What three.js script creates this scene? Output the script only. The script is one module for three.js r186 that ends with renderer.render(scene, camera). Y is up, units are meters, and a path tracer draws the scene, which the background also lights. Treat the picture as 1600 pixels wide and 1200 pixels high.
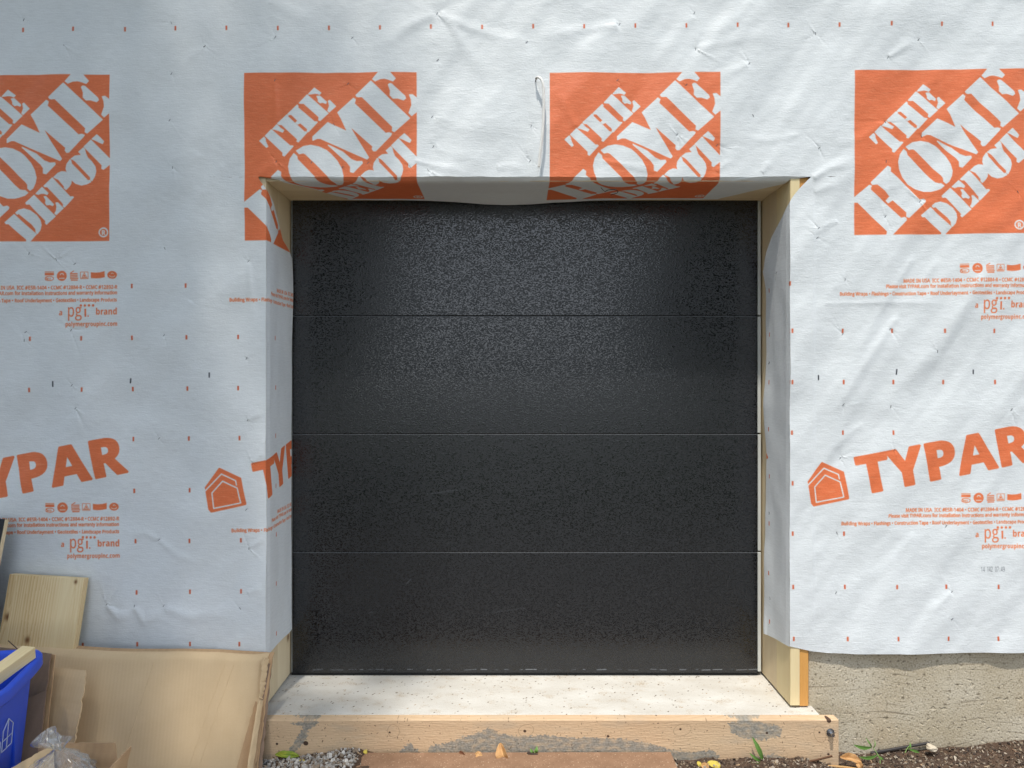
import * as THREE from 'three';
import { ImprovedNoise } from 'three/addons/math/ImprovedNoise.js';
import { RoundedBoxGeometry } from 'three/addons/geometries/RoundedBoxGeometry.js';
import { mergeGeometries } from 'three/addons/utils/BufferGeometryUtils.js';

// ---------------------------------------------------------------- camera, sky, sun, exposure
const scene = new THREE.Scene();
const camera = new THREE.PerspectiveCamera(58.87, 4 / 3, 0.05, 400);
camera.position.set(0, 1.53, 2.7);
camera.lookAt(0, 1.53, 0);
camera.updateMatrixWorld();

const renderer = new THREE.WebGLRenderer({ antialias: true });
renderer.setSize(1024, 768);
renderer.toneMapping = THREE.LinearToneMapping;
renderer.toneMappingExposure = 1.44;
renderer.shadowMap.enabled = true;

const SUN = new THREE.Vector3(-0.08, 1, 0.36).normalize();
{
  const W = 256, H = 128, a = new Float32Array(W * H * 4);
  const zen = [0.33, 0.44, 0.64], hor = [1.16, 1.22, 1.29];
  for (let j = 0; j < H; j++) {
    const el = (j + 0.5) / H * 180 - 90;                 // DataTexture row 0 is the bottom
    const t = Math.pow(Math.max(0, el) / 90, 0.5);
    for (let i = 0; i < W; i++) {
      const o = (j * W + i) * 4;
      for (let c = 0; c < 3; c++) a[o + c] = hor[c] + (zen[c] - hor[c]) * t;
      a[o + 3] = 1;
    }
  }
  const sky = new THREE.DataTexture(a, W, H, THREE.RGBAFormat, THREE.FloatType);
  sky.mapping = THREE.EquirectangularReflectionMapping;
  sky.magFilter = sky.minFilter = THREE.LinearFilter;
  sky.needsUpdate = true;
  scene.background = sky;
  scene.environment = sky;
  scene.backgroundIntensity = 1.36;
  scene.environmentIntensity = 1.36;
}
const sun = new THREE.DirectionalLight(new THREE.Color(1.0, 0.95, 0.88), 2.95);
sun.position.copy(SUN).multiplyScalar(20);
sun.target.position.set(0, 1, 0);
sun.castShadow = true;
sun.shadow.radius = 3.5;
sun.shadow.mapSize.set(4096, 4096);
Object.assign(sun.shadow.camera, { left: -8, right: 8, top: 8, bottom: -8, near: 1, far: 60 });
scene.add(sun, sun.target);

// ---------------------------------------------------------------- helpers
const rngOf = s => () => { s |= 0; s = s + 0x6D2B79F5 | 0; let t = Math.imul(s ^ s >>> 15, 1 | s); t = t + Math.imul(t ^ t >>> 7, 61 | t) ^ t; return ((t ^ t >>> 14) >>> 0) / 4294967296; };
const pn = new ImprovedNoise();
const noise = (x, y, z = 0.5) => pn.noise(x + 31.7, y + 17.3, z);
const fbm = (x, y, z = 0.5, o = 4) => { let s = 0, a = 0.5; for (let i = 0; i < o; i++) { s += a * noise(x, y, z + i * 7.1); x *= 2.03; y *= 2.03; a *= 0.5; } return s; };
const clamp = (v, a = 0, b = 1) => Math.min(b, Math.max(a, v));
const sstep = (a, b, v) => { const t = clamp((v - a) / (b - a)); return t * t * (3 - 2 * t); };
const mix = (a, b, t) => a + (b - a) * t;
const lut = (pts, x) => { if (x <= pts[0][0]) return pts[0][1]; for (let i = 1; i < pts.length; i++) if (x <= pts[i][0]) { const t = (x - pts[i - 1][0]) / (pts[i][0] - pts[i - 1][0]); return mix(pts[i - 1][1], pts[i][1], t); } return pts[pts.length - 1][1]; };
// sheet units: the wrap is laid out in units of 1/393.7 m
const SU = 393.7, EYE = 1.53;
const sx = u => (u - 800) / SU, sy = v => EYE + (600 - v) / SU;

const taken = {};
const numbered = n => { taken[n] = (taken[n] ?? -1) + 1; return taken[n] ? `${n}_${String(taken[n]).padStart(3, '0')}` : n; };
function tag(o, label, category, group) { o.userData = { ...o.userData, label, category }; if (group) o.userData.group = group; return o; }
function thing(name, label, category, pos = [0, 0, 0], group) {
  const g = new THREE.Group(); g.name = numbered(name); g.position.set(...pos); scene.add(g); return tag(g, label, category, group);
}
function part(name, geo, mat, parent) {
  const m = new THREE.Mesh(geo, mat); m.name = name; m.castShadow = m.receiveShadow = true; parent.add(m); return m;
}
function single(name, geo, mat, label, category, group) {
  const m = part(numbered(name), geo, mat, scene); return tag(m, label, category, group);
}
// uv in metres by the face's dominant direction; grain 'x' | 'y' | 'z' runs along v
function boxUV(g, grain = 'y', ou = 0, ov = 0) {
  g = g.index ? g.toNonIndexed() : g;
  const p = g.attributes.position, n = p.count, uv = new Float32Array(n * 2);
  const A = new THREE.Vector3(), B = new THREE.Vector3(), C = new THREE.Vector3();
  for (let i = 0; i < n; i += 3) {
    A.fromBufferAttribute(p, i); B.fromBufferAttribute(p, i + 1); C.fromBufferAttribute(p, i + 2);
    const N = B.clone().sub(A).cross(C.clone().sub(A)), ax = Math.abs(N.x), ay = Math.abs(N.y), az = Math.abs(N.z);
    const d = ax >= ay && ax >= az ? 'x' : ay >= az ? 'y' : 'z';
    let e = ['x', 'y', 'z'].filter(k => k !== d);
    if (e[0] === grain) e = [e[1], e[0]];
    [A, B, C].forEach((v, k) => { uv[(i + k) * 2] = v[e[0]] + ou; uv[(i + k) * 2 + 1] = v[e[1]] + ov; });
  }
  g.setAttribute('uv', new THREE.BufferAttribute(uv, 2));
  return g;
}
const box = (x0, x1, y0, y1, z0, z1, grain, ou = 0, ov = 0, r = 0.002) => {
  const w = x1 - x0, h = y1 - y0, d = z1 - z0;
  const g = new RoundedBoxGeometry(w, h, d, 1, Math.min(r, w / 3, h / 3, d / 3));
  g.translate((x0 + x1) / 2, (y0 + y1) / 2, (z0 + z1) / 2);
  return boxUV(g, grain, ou, ov);
};
// a slab of the given thickness over the surface f(u, v) -> Vector3, u and v in 0..1
function slab(f, nu, nv, th, uvf = null) {
  const pos = [], uv = [], idx = [], nrm = (u, v) => {
    const e = 1e-3, a = f(Math.min(1, u + e), v).sub(f(Math.max(0, u - e), v)), b = f(u, Math.min(1, v + e)).sub(f(u, Math.max(0, v - e)));
    return a.cross(b).normalize();
  };
  const row = nu + 1, cnt = row * (nv + 1);
  for (const side of [0.5, -0.5]) for (let j = 0; j <= nv; j++) for (let i = 0; i <= nu; i++) {
    const u = i / nu, v = j / nv, p = f(u, v).addScaledVector(nrm(u, v), side * th);
    pos.push(p.x, p.y, p.z); const q = uvf ? uvf(u, v, p) : [u, v]; uv.push(q[0], q[1]);
  }
  const quad = (a, b, c, d) => idx.push(a, b, c, a, c, d);
  for (let j = 0; j < nv; j++) for (let i = 0; i < nu; i++) {
    const a = j * row + i; quad(a, a + 1, a + 1 + row, a + row); quad(cnt + a, cnt + a + row, cnt + a + 1 + row, cnt + a + 1);
  }
  // edges get vertices of their own so that they stay crisp
  const edge = list => { const b = pos.length / 3; list.forEach(k => { for (const s of [0, cnt]) { const o = (k + s) * 3; pos.push(pos[o], pos[o + 1], pos[o + 2]); const q = k * 2; uv.push(uv[q] + (s ? th : 0), uv[q + 1]); } }); for (let i = 0; i < list.length - 1; i++) quad(b + 2 * i, b + 2 * i + 1, b + 2 * i + 3, b + 2 * i + 2); };
  const L = [...Array(row).keys()], V = [...Array(nv + 1).keys()];
  edge(L); edge(L.map(i => nv * row + i).reverse()); edge(V.map(j => j * row).reverse()); edge(V.map(j => j * row + nu));
  const g = new THREE.BufferGeometry();
  g.setAttribute('position', new THREE.Float32BufferAttribute(pos, 3)); g.setAttribute('uv', new THREE.Float32BufferAttribute(uv, 2)); g.setIndex(idx);
  g.computeVertexNormals(); return g;
}
const tube = (pts, r, seg = 24, rs = 6) => new THREE.TubeGeometry(new THREE.CatmullRomCurve3(pts.map(p => new THREE.Vector3(...p))), seg, r, rs, false);

// textures
function dataTex(w, h, f, { srgb = true, wrap = true } = {}) {
  const a = new Uint8Array(w * h * 4);
  for (let j = 0; j < h; j++) for (let i = 0; i < w; i++) {
    const c = f(i, j), o = (j * w + i) * 4;
    if (typeof c === 'number') a[o] = a[o + 1] = a[o + 2] = clamp(c) * 255; else { a[o] = clamp(c[0] / 255) * 255; a[o + 1] = clamp(c[1] / 255) * 255; a[o + 2] = clamp(c[2] / 255) * 255; }
    a[o + 3] = 255;
  }
  const t = new THREE.DataTexture(a, w, h);
  t.magFilter = THREE.LinearFilter; t.minFilter = THREE.LinearMipmapLinearFilter; t.generateMipmaps = true;
  if (wrap) t.wrapS = t.wrapT = THREE.RepeatWrapping;
  if (srgb) t.colorSpace = THREE.SRGBColorSpace;
  t.needsUpdate = true; return t;
}
const rep = (t, a, b) => { t.repeat.set(a, b); return t; };
const std = o => new THREE.MeshStandardMaterial({ roughness: 0.8, metalness: 0, ...o });
const c3 = (a, b, t) => [mix(a[0], b[0], t), mix(a[1], b[1], t), mix(a[2], b[2], t)];
// periodic value noise on a wrapped grid, for tiling bumps
function tileNoise(w, h, seed, passes) {
  const r = rngOf(seed), a = new Float32Array(w * h); for (let i = 0; i < a.length; i++) a[i] = r();
  let s = a;
  for (const [rx, ry] of passes) {
    for (const [dx, dy, n] of [[1, 0, rx], [0, 1, ry]]) {
      if (!n) continue; const o = new Float32Array(w * h);
      for (let j = 0; j < h; j++) for (let i = 0; i < w; i++) { let t = 0; for (let k = -n; k <= n; k++) t += s[((j + dy * k + h) % h) * w + (i + dx * k + w) % w]; o[j * w + i] = t / (2 * n + 1); }
      s = o;
    }
  }
  let m = 0, q = 0; for (const v of s) m += v; m /= s.length; for (const v of s) q += (v - m) ** 2; q = Math.sqrt(q / s.length);
  return s.map(v => clamp(0.5 + (v - m) / q * 0.18));
}
// timber: v runs along the grain; the tile is 0.4 m across and 1.6 m along
function woodTex(seed, light, dark, { knots = 3, rings = 34, streak = 0.5, speck = 0, at = [] } = {}) {
  const W = 256, H = 1024, r = rngOf(seed), K = [...at];
  for (let k = 0; k < knots; k++) K.push([r() * 0.4, r() * 1.6, 0.008 + r() * 0.01]);
  const ph = r() * 50;
  return dataTex(W, H, (i, j) => {
    const x = i / W * 0.4, y = j / H * 1.6;
    let w = x + 0.025 * noise(x * 4, y * 1.1, ph) + 0.006 * noise(x * 14, y * 3, ph + 3), kd = 0;
    for (const [kx, ky, kr] of K) {
      const dx = x - kx, dy = (y - ky) * 0.42, d = Math.hypot(dx, dy);
      w += Math.sign(dx || 1) * kr * 1.2 * Math.exp(-d / (kr * 2.2));
      kd = Math.max(kd, Math.exp(-((Math.hypot(dx, (y - ky) * 0.8) / kr) ** 2)));
    }
    w += 0.012 * noise(x * 19, y * 0.9, ph + 11) + 0.02 * noise(x * 6, y * 0.5, ph + 13);
    const ring = (w * rings * 6.5) % 1, g = Math.pow(ring < 0 ? ring + 1 : ring, 2.2) * clamp(0.55 + 1.1 * noise(x * 13, y * 1.3, ph + 17));
    const fib = noise(x * 420, y * 9, ph + 9) * 0.5 + noise(x * 900, y * 22, ph) * 0.3;
    let t = 0.55 * g * streak + 0.22 * fib + 0.25 * noise(x * 9, y * 2, ph + 5) + 0.15;
    let c = c3(light, dark, clamp(t));
    c = c3(c, [dark[0] * 0.55, dark[1] * 0.45, dark[2] * 0.38], clamp(kd * 0.9));
    if (speck && noise(x * 230, y * 190, ph + 2) > 0.62 - speck * 0.1) c = c3(c, [70, 60, 50], 0.6);
    return c;
  });
}
const woodMat = (t, extra = {}) => std({ map: rep(t, 2.5, 0.625), roughness: 0.72, ...extra });
const mPine = woodMat(woodTex(3, [230, 214, 180], [202, 172, 128], { knots: 2 }));
const mPine2 = woodMat(woodTex(8, [222, 204, 168], [192, 162, 120], { knots: 2, rings: 22 }));
const mFir = woodMat(woodTex(15, [214, 158, 84], [168, 108, 46], { knots: 1, rings: 40 }));
const mPaleEdge = woodMat(woodTex(21, [228, 212, 168], [200, 160, 100], { knots: 1, rings: 14 }));
const mOsb = std({ map: rep(dataTex(256, 256, (i, j) => { const t = fbm(i / 20, j / 9, 2, 3) + 0.5 + 0.4 * noise(i / 6, j / 14, 8); return c3([128, 88, 52], [88, 58, 36], clamp(t)); }), 2, 2), roughness: 0.9 });

// ---------------------------------------------------------------- ground (one sheet to the horizon)
const groundY = (x, z) => {
  const near = lut([[-3, 0.07], [-1.05, 0.08], [-0.95, 0.083], [-0.62, 0.128], [-0.3, 0.1], [0.6, 0.085], [0.75, 0.095], [1.1, 0.098], [1.26, 0.052], [1.45, 0.062], [2.05, 0.1], [3, 0.11]], x);
  const f = sstep(1.0, 3.5, Math.abs(z)) ; 
  const rough = (1 - f) * (0.012 * noise(x * 9, z * 9) + 0.007 * noise(x * 31, z * 31, 3) + 0.004 * noise(x * 80, z * 80, 6));
  return mix(near + 0.03 * clamp(z, 0, 0.5), 0.06, f) + rough;
};
const groundMat = std({ roughness: 0.96, vertexColors: false,
  map: rep(dataTex(1024, 1024, (i, j) => {
    const n = fbm(i / 60, j / 60, 1, 5) + 0.5, g = noise(i / 3, j / 3, 4), q = noise(i / 9, j / 9, 14);
    let c = c3([96, 74, 55], [58, 43, 33], clamp(n));
    c = c3(c, [150, 126, 98], clamp((g - 0.28) * 1.4)); c = c3(c, [36, 28, 23], clamp((-g - 0.25) * 1.6));
    return c3(c, [124, 104, 84], clamp((q - 0.3) * 1.5));
  }), 1.1, 1.1),
  bumpMap: rep(dataTex(512, 512, (i, j) => 0.5 + 0.5 * noise(i / 4, j / 4, 3) + 0.3 * noise(i / 11, j / 11, 9), { srgb: false }), 2.2, 2.2), bumpScale: 0.006 });
{
  const lines = (dense0, dense1, step, far) => { const a = []; for (let v = dense0; v <= dense1 + 1e-6; v += step) a.push(v); let s = step, lo = dense0, hi = dense1; while (hi < far) { s *= 1.35; hi += s; lo -= s; a.push(hi); a.unshift(lo); } return a; };
  const X = lines(-2.2, 2.2, 0.012, 150), Z = lines(-0.05, 0.7, 0.012, 150), pos = [], uv = [], idx = [];
  Z.forEach(z => X.forEach(x => { pos.push(x, groundY(x, z), z); uv.push(x, z); }));
  for (let j = 0; j < Z.length - 1; j++) for (let i = 0; i < X.length - 1; i++) { const a = j * X.length + i, b = a + 1, c = a + X.length, d = c + 1; idx.push(a, c, b, b, c, d); }
  const g = new THREE.BufferGeometry(); g.setAttribute('position', new THREE.Float32BufferAttribute(pos, 3)); g.setAttribute('uv', new THREE.Float32BufferAttribute(uv, 2)); g.setIndex(idx); g.computeVertexNormals();
  const m = part('ground', g, groundMat, scene); m.userData = { kind: 'structure', label: 'bare brown dirt along the foot of the wall' };
}

{ // unseen pale gravel, added to bounce light up under the header
  const g = new THREE.BoxGeometry(4.2, 0.07, 2.4, 60, 1, 40), p = g.attributes.position;
  for (let i = 0; i < p.count; i++) if (p.getY(i) > 0) p.setY(i, 0.035 + 0.006 * noise(p.getX(i) * 6, p.getZ(i) * 6));
  g.translate(0.9, 0.10, 1.75); g.computeVertexNormals();
  const m = part('added_bounce_gravel', boxUV(g, 'z'), std({ roughness: 0.95, map: rep(dataTex(256, 256, (i, j) => c3([140, 136, 130], [94, 90, 86], clamp(0.5 + 1.2 * noise(i / 4, j / 4, 3) + 0.5 * noise(i / 11, j / 11, 6)))), 3, 3) }), scene);
  m.userData = { kind: 'structure', label: 'unseen pale gravel added in front of the doorway to bounce light upward' };
}
{
  const g = new THREE.PlaneGeometry(160, 80, 80, 60).rotateX(-Math.PI / 2), p = g.attributes.position;
  for (let i = 0; i < p.count; i++) { p.setZ(i, p.getZ(i) + 43.6 + 0.12 * noise(p.getX(i) * 0.7, 2)); p.setY(i, 0.085 + 0.02 * noise(p.getX(i) * 0.4, p.getZ(i) * 0.4)); }
  g.computeVertexNormals();
  const m = part('lawn', g, std({ roughness: 0.95, map: rep(dataTex(256, 256, (i, j) => c3([66, 78, 44], [46, 56, 32], clamp(0.5 + fbm(i / 14, j / 14, 4, 4) + 0.4 * noise(i / 2, j / 2, 8)))), 60, 30) }), scene);
  m.userData = { kind: 'structure', label: 'mown lawn of the yard behind the viewer' };
}

// ---------------------------------------------------------------- house: framing, sheathing, eave
const OPL = -0.979, OPR = 1.106, HEAD = 2.338, SILL = 0.242;
const house = thing('house', 'timber framed house wall with raw wood door jambs showing around the black door', 'house');
{
  const S = (n, ...b) => part(n, box(...b), mOsb, house);
  S('sheathing', -6, OPL - 0.08, 0.5, 3.62, -0.17, -0.014, 'x');
  S('sheathing', OPR + 0.078, 6, 0.5, 3.62, -0.17, -0.0145, 'x');
  S('sheathing', OPL - 0.08, OPR + 0.078, HEAD + 0.04, 3.62, -0.17, -0.0155, 'x');
  // jambs: two boards deep on each side
  part('jamb_board', box(OPL - 0.038, OPL, SILL + 0.008, HEAD + 0.038, -0.145, -0.006, 'y', 0.1, 0.2), mPine2, house);
  part('jamb_board', box(OPL - 0.038, OPL - 0.0015, SILL + 0.008, HEAD + 0.038, -0.345, -0.147, 'y', 0.31, 0.8), mPine, house);
  part('jamb_board', box(OPR, OPR + 0.038, SILL + 0.010, HEAD + 0.038, -0.145, -0.004, 'y', 0.05, 0.5), mPaleEdge, house);
  part('jamb_board', box(OPR + 0.001, OPR + 0.038, SILL + 0.010, HEAD + 0.038, -0.345, -0.147, 'y', 0.22, 1.1), mPine2, house);
  const st = part('trimmer_stud', box(OPR + 0.0395, OPR + 0.074, SILL + 0.006, HEAD + 0.05, -0.15, -0.008, 'y', 0.3, 0.1), mFir, house);
  st.userData.label = 'orange toned stud beside the pale jamb board';
  part('trimmer_stud', box(OPL - 0.0745, OPL - 0.0395, SILL + 0.006, HEAD + 0.05, -0.15, -0.008, 'y', 0.3, 0.9), mFir, house);
  part('header_board', box(OPL + 0.0005, OPR - 0.0005, HEAD, HEAD + 0.038, -0.145, -0.012, 'x', 0.1, 0.3), mPine, house);
  part('header_board', box(OPL + 0.0005, OPR - 0.0005, HEAD + 0.0015, HEAD + 0.038, -0.345, -0.147, 'x', 0.26, 0.7), mPine2, house);
  const plaster = std({ color: 0x8a8780, roughness: 0.9 });
  part('back_wall', box(-6, 6, -0.2, 3.61, -5.2, -5.0, 'x'), plaster, house);
  part('end_wall', box(-6.2, -6.001, -0.2, 3.61, -5.2, -0.014, 'x'), plaster, house); part('end_wall', box(6.001, 6.2, -0.2, 3.61, -5.2, -0.014, 'x'), plaster, house);
  part('floor_slab', box(-6, 6, -0.2, SILL - 0.004, -5, -0.56, 'x'), plaster, house);
  part('eave', box(-6.2, 6.2, 3.62, 3.72, -5.3, 0.207, 'x', 0, 0, 0.004), std({ color: 0xb9b4aa, roughness: 0.7 }), house);
}

// ---------------------------------------------------------------- concrete: foundation wall and door sill
const concMap = dataTex(1024, 512, (i, j) => {
  const x = i / 512, y = j / 512;                        // 2 m x 1 m tile
  const n = fbm(x * 3, y * 4, 1, 5) + 0.5, f = noise(x * 170, y * 170, 3), m = noise(x * 60, y * 75, 7);
  let c = c3([196, 187, 167], [172, 159, 133], clamp(n * 1.2 - 0.1));
  c = c3(c, [176, 158, 128], clamp((fbm(x * 2.2 + 4, y * 3.1, 9, 4) + 0.02) * 2.2));
  c = c3(c, [214, 207, 192], clamp((f - 0.1) * 0.9)); c = c3(c, [88, 78, 64], clamp((-f - 0.24) * 1.5)); c = c3(c, [108, 98, 80], clamp((m - 0.36) * 2.4));
  const streak = noise(x * 3 + 2 * noise(x, y), y * 90 + 6 * noise(x * 2.5, y * 2, 2), 5);
  c = c3(c, [128, 116, 96], clamp((streak - 0.36) * 1.8));
  return c;
});
const concBump = dataTex(1024, 512, (i, j) => {
  const x = i / 512, y = j / 512;
  const pit = noise(x * 46, y * 52, 11), streak = noise(x * 3 + 2 * noise(x, y), y * 90 + 6 * noise(x * 2.5, y * 2, 2), 5);
  return 0.6 + 0.2 * noise(x * 150, y * 150, 2) - 0.8 * clamp((pit - 0.42) * 5) - 0.2 * clamp((streak - 0.36) * 3) + 0.1 * noise(x * 8, y * 8, 4);
}, { srgb: false });
const mConc = std({ map: rep(concMap, 0.5, 1), bumpMap: rep(concBump, 0.5, 1), bumpScale: 0.003, roughness: 0.93 });
single('foundation_wall', box(OPR + 0.079, 6, -0.4, 0.60, -0.3, -0.020, 'y', -1.1, 0.1, 0.006), mConc, 'rough grey concrete foundation under the wrap to the right of the doorway', 'foundation');
single('foundation_wall', box(-6, OPL - 0.08, -0.4, 0.60, -0.3, -0.020, 'y', 0.9, 0.4, 0.006), mConc, 'concrete foundation hidden behind the leaning cardboard at left', 'foundation');
{
  const rs = rngOf(77), marks = [];
  for (let k = 0; k < 900; k++) { const cl = rs(); marks.push([rs(), Math.pow(rs(), 0.8), rs(), cl]); }
  const cv = document.createElement('canvas'); cv.width = 2048; cv.height = 320; const c = cv.getContext('2d');
  c.fillStyle = 'rgb(226,222,211)'; c.fillRect(0, 0, 2048, 320);
  const im = c.getImageData(0, 0, 2048, 320), d = im.data;
  for (let j = 0; j < 320; j++) for (let i = 0; i < 2048; i++) {
    const o = (j * 2048 + i) * 4, n = fbm(i / 160, j / 90, 2, 4), f = noise(i / 3, j / 3, 6), br = clamp((fbm(i / 70 + 9, j / 46, 5, 4) - 0.12) * 2.6) * clamp(0.5 + noise(i / 5, j / 4, 8) * 2.2);
    let q = c3([204, 200, 190], [184, 177, 164], clamp(n + 0.4)); q = c3(q, [160, 138, 110], br * 0.8); q = c3(q, [218, 216, 210], clamp(f * 0.7));
    d[o] = q[0]; d[o + 1] = q[1]; d[o + 2] = q[2]; d[o + 3] = 255;
  }
  c.putImageData(im, 0, 0);
  marks.forEach(([x, y, s, k]) => { c.fillStyle = k < 0.6 ? `rgba(92,78,62,${0.35 + s * 0.5})` : `rgba(150,120,86,${0.3 + s * 0.4})`; c.beginPath(); c.ellipse(x * 2048, y * 320, 1 + s * s * 4, 0.8 + s * 1.6, (s - 0.5) * 2, 0, 7); c.fill(); });
  const t = new THREE.CanvasTexture(cv); t.colorSpace = THREE.SRGBColorSpace; t.magFilter = THREE.LinearFilter;
  const g = box(-1.06, 1.2, -0.2, SILL, -0.55, 0.047, 'x', 0, 0, 0.004), p = g.attributes.position, uv = g.attributes.uv;
  for (let i = 0; i < p.count; i++) uv.setXY(i, (p.getX(i) + 1.06) / 2.26, (p.getZ(i) + 0.32) / 0.37);
  const bump = rep(dataTex(512, 256, (i, j) => 0.5 + 0.4 * noise(i / 4, j / 4, 2) + 0.35 * noise(i / 16, j / 7, 3), { srgb: false }), 4, 1);
  single('concrete_sill', g, std({ map: t, bumpMap: bump, bumpScale: 0.0016, roughness: 0.85 }), 'whitish concrete sill slab speckled with dirt below the black door', 'sill');
}
// ---------------------------------------------------------------- form board along the sill
{
  const x0 = -1.02, x1 = 1.253, y1 = SILL + 0.001, y0 = 0.03, W = 2048, H = 200, PX = 1 / (1063 / 2.608);
  const cv = document.createElement('canvas'); cv.width = W; cv.height = H; const c = cv.getContext('2d');
  const U = px => ((px - 800) * PX - x0) / (x1 - x0) * W, V = py => (y1 - (EYE + (600 - py) * PX)) / (y1 - y0) * H;
  c.fillStyle = '#caa579'; c.fillRect(0, 0, W, H);
  const cement = [[[745, 1180], [660, 1178], [640, 1160], [625, 1172], [615, 1190], [600, 1200], [760, 1200]], [[672, 1165], [700, 1160], [735, 1148], [755, 1142], [765, 1136], [780, 1146], [810, 1150], [850, 1148], [890, 1152], [930, 1152], [980, 1155], [1020, 1162], [1050, 1172], [1080, 1175], [1110, 1172], [1125, 1182], [1100, 1205], [660, 1205]],
    [[455, 1130], [490, 1124], [500, 1128], [482, 1140], [478, 1158], [465, 1170], [452, 1180], [448, 1176], [462, 1155], [475, 1136]], [[1138, 1130], [1165, 1124], [1200, 1130], [1222, 1136], [1218, 1150], [1190, 1156], [1160, 1152], [1140, 1144]], [[1160, 1184], [1210, 1178], [1240, 1190], [1240, 1205], [1150, 1205]], [[430, 1118], [700, 1117], [700, 1119], [430, 1121]]];
  const mk = document.createElement('canvas'); mk.width = W; mk.height = H; const m = mk.getContext('2d');
  m.fillStyle = '#000'; m.fillRect(0, 0, W, H); m.fillStyle = '#fff';
  cement.forEach(p => { m.beginPath(); p.forEach(([a, b], i) => i ? m.lineTo(U(a), V(b)) : m.moveTo(U(a), V(b))); m.fill(); });
  const mi = m.getImageData(0, 0, W, H).data, im = c.getImageData(0, 0, W, H), d = im.data;
  for (let j = 0; j < H; j++) for (let i = 0; i < W; i++) {
    const o = (j * W + i) * 4, x = i / W * 2.27, y = j / H * 0.21;
    const w = y + 0.03 * noise(x * 1.6, y * 5, 3), ring = ((w * 150) % 1 + 1) % 1;
    let q = c3([214, 186, 150], [188, 156, 122], clamp(0.35 * ring * ring + 0.5 * fbm(x * 2.5, y * 14, 4, 4) + 0.3 + 0.2 * noise(x * 40, y * 420, 7)));
    q = c3(q, [170, 156, 136], clamp((fbm(x * 4 + 3, y * 13, 12, 4) - 0.05) * 1.6));
    const jx = clamp(Math.round(i + 12 * noise(i / 11, j / 9, 2)), 0, W - 1), jy = clamp(Math.round(j + 9 * noise(i / 9, j / 7, 5)), 0, H - 1);
    if (mi[(jy * W + jx) * 4] > 128) q = c3(q, c3([158, 152, 140], [128, 122, 110], clamp(noise(i / 7, j / 6, 3) + 0.5)), clamp(0.85 + 0.7 * noise(i / 22, j / 14, 8) + 0.3 * noise(i / 3, j / 3, 1)));
    if (noise(i / 5, j / 4, 21) > 0.58) q = c3(q, [104, 84, 62], 0.6);
    d[o] = q[0]; d[o + 1] = q[1]; d[o + 2] = q[2]; d[o + 3] = 255;
  }
  c.putImageData(im, 0, 0);
  c.strokeStyle = 'rgba(110,88,66,0.5)'; c.lineWidth = 1.4;
  for (const [a, b, r1, r2] of [[822, 1141, 12, 9], [1066, 1140, 14, 9], [1281, 1147, 9, 13], [615, 1142, 9, 10]]) { c.beginPath(); c.ellipse(U(a), V(b), r1 * W / 925, r2 * H / 86, -0.3, 0, 7); c.stroke(); }
  c.fillStyle = 'rgba(58,38,26,0.9)';
  for (const [a, b, r] of [[478, 1161, 4], [433, 1162, 2], [820, 1142, 2.4], [950, 1150, 2.2], [1063, 1139, 1.8], [1280, 1144, 1.6], [1198, 1145, 2], [1295, 1126, 3.5], [609, 1144, 1.6], [1294, 1178, 2]]) { c.beginPath(); c.ellipse(U(a), V(b), r * 2.2, r * 2, 0.3, 0, 7); c.fill(); }
  const rr = rngOf(5); for (let k = 0; k < 260; k++) { c.fillStyle = `rgba(70,52,36,${0.3 + rr() * 0.5})`; c.beginPath(); c.ellipse(rr() * W, rr() * H, 1 + rr() * 4, 0.6 + rr() * 1.2, rr() * 3, 0, 7); c.fill(); }
  const t = new THREE.CanvasTexture(cv); t.colorSpace = THREE.SRGBColorSpace; t.magFilter = THREE.LinearFilter;
  const fb = thing('form_board', 'tan wooden form board smeared with grey cement along the front of the sill', 'board', [0, 0, 0]);
  const g = box(x0, x1, y0, y1, 0.049, 0.093, 'x', 0, 0, 0.004), p = g.attributes.position, nn = g.attributes.normal, uv = g.attributes.uv;
  for (let i = 0; i < p.count; i++) { const top = Math.abs(nn.getY(i)) > 0.7; uv.setXY(i, (p.getX(i) - x0) / (x1 - x0), top ? 0.935 + (p.getZ(i) - 0.05) * 1.3 : 1 - (y1 - p.getY(i)) / (y1 - y0)); }
  part('plank', g, std({ map: t, roughness: 0.85, bumpMap: rep(dataTex(512, 128, (i, j) => 0.5 + 0.4 * noise(i / 20, j / 2.5, 3) + 0.3 * noise(i / 4, j / 4, 8), { srgb: false }), 2, 1), bumpScale: 0.0012 }), fb);
  const steel = std({ color: 0xb9bcc0, metalness: 1, roughness: 0.3 });
  const bx = (1297 - 800) * PX, by = EYE + (600 - 1144) * PX;
  const bo = part('bolt', new THREE.CylinderGeometry(0.0065, 0.0065, 0.026, 16).rotateX(Math.PI / 2).translate(bx, by, 0.104), steel, fb);
  part('nut', new THREE.CylinderGeometry(0.0115, 0.0115, 0.009, 6).rotateX(Math.PI / 2).translate(bx, by, 0.1), steel, bo);
  part('washer', new THREE.CylinderGeometry(0.0155, 0.0155, 0.002, 20).rotateX(Math.PI / 2).translate(bx, by, 0.0945), std({ color: 0x8c8f92, metalness: 1, roughness: 0.4 }), bo);
}

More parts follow.
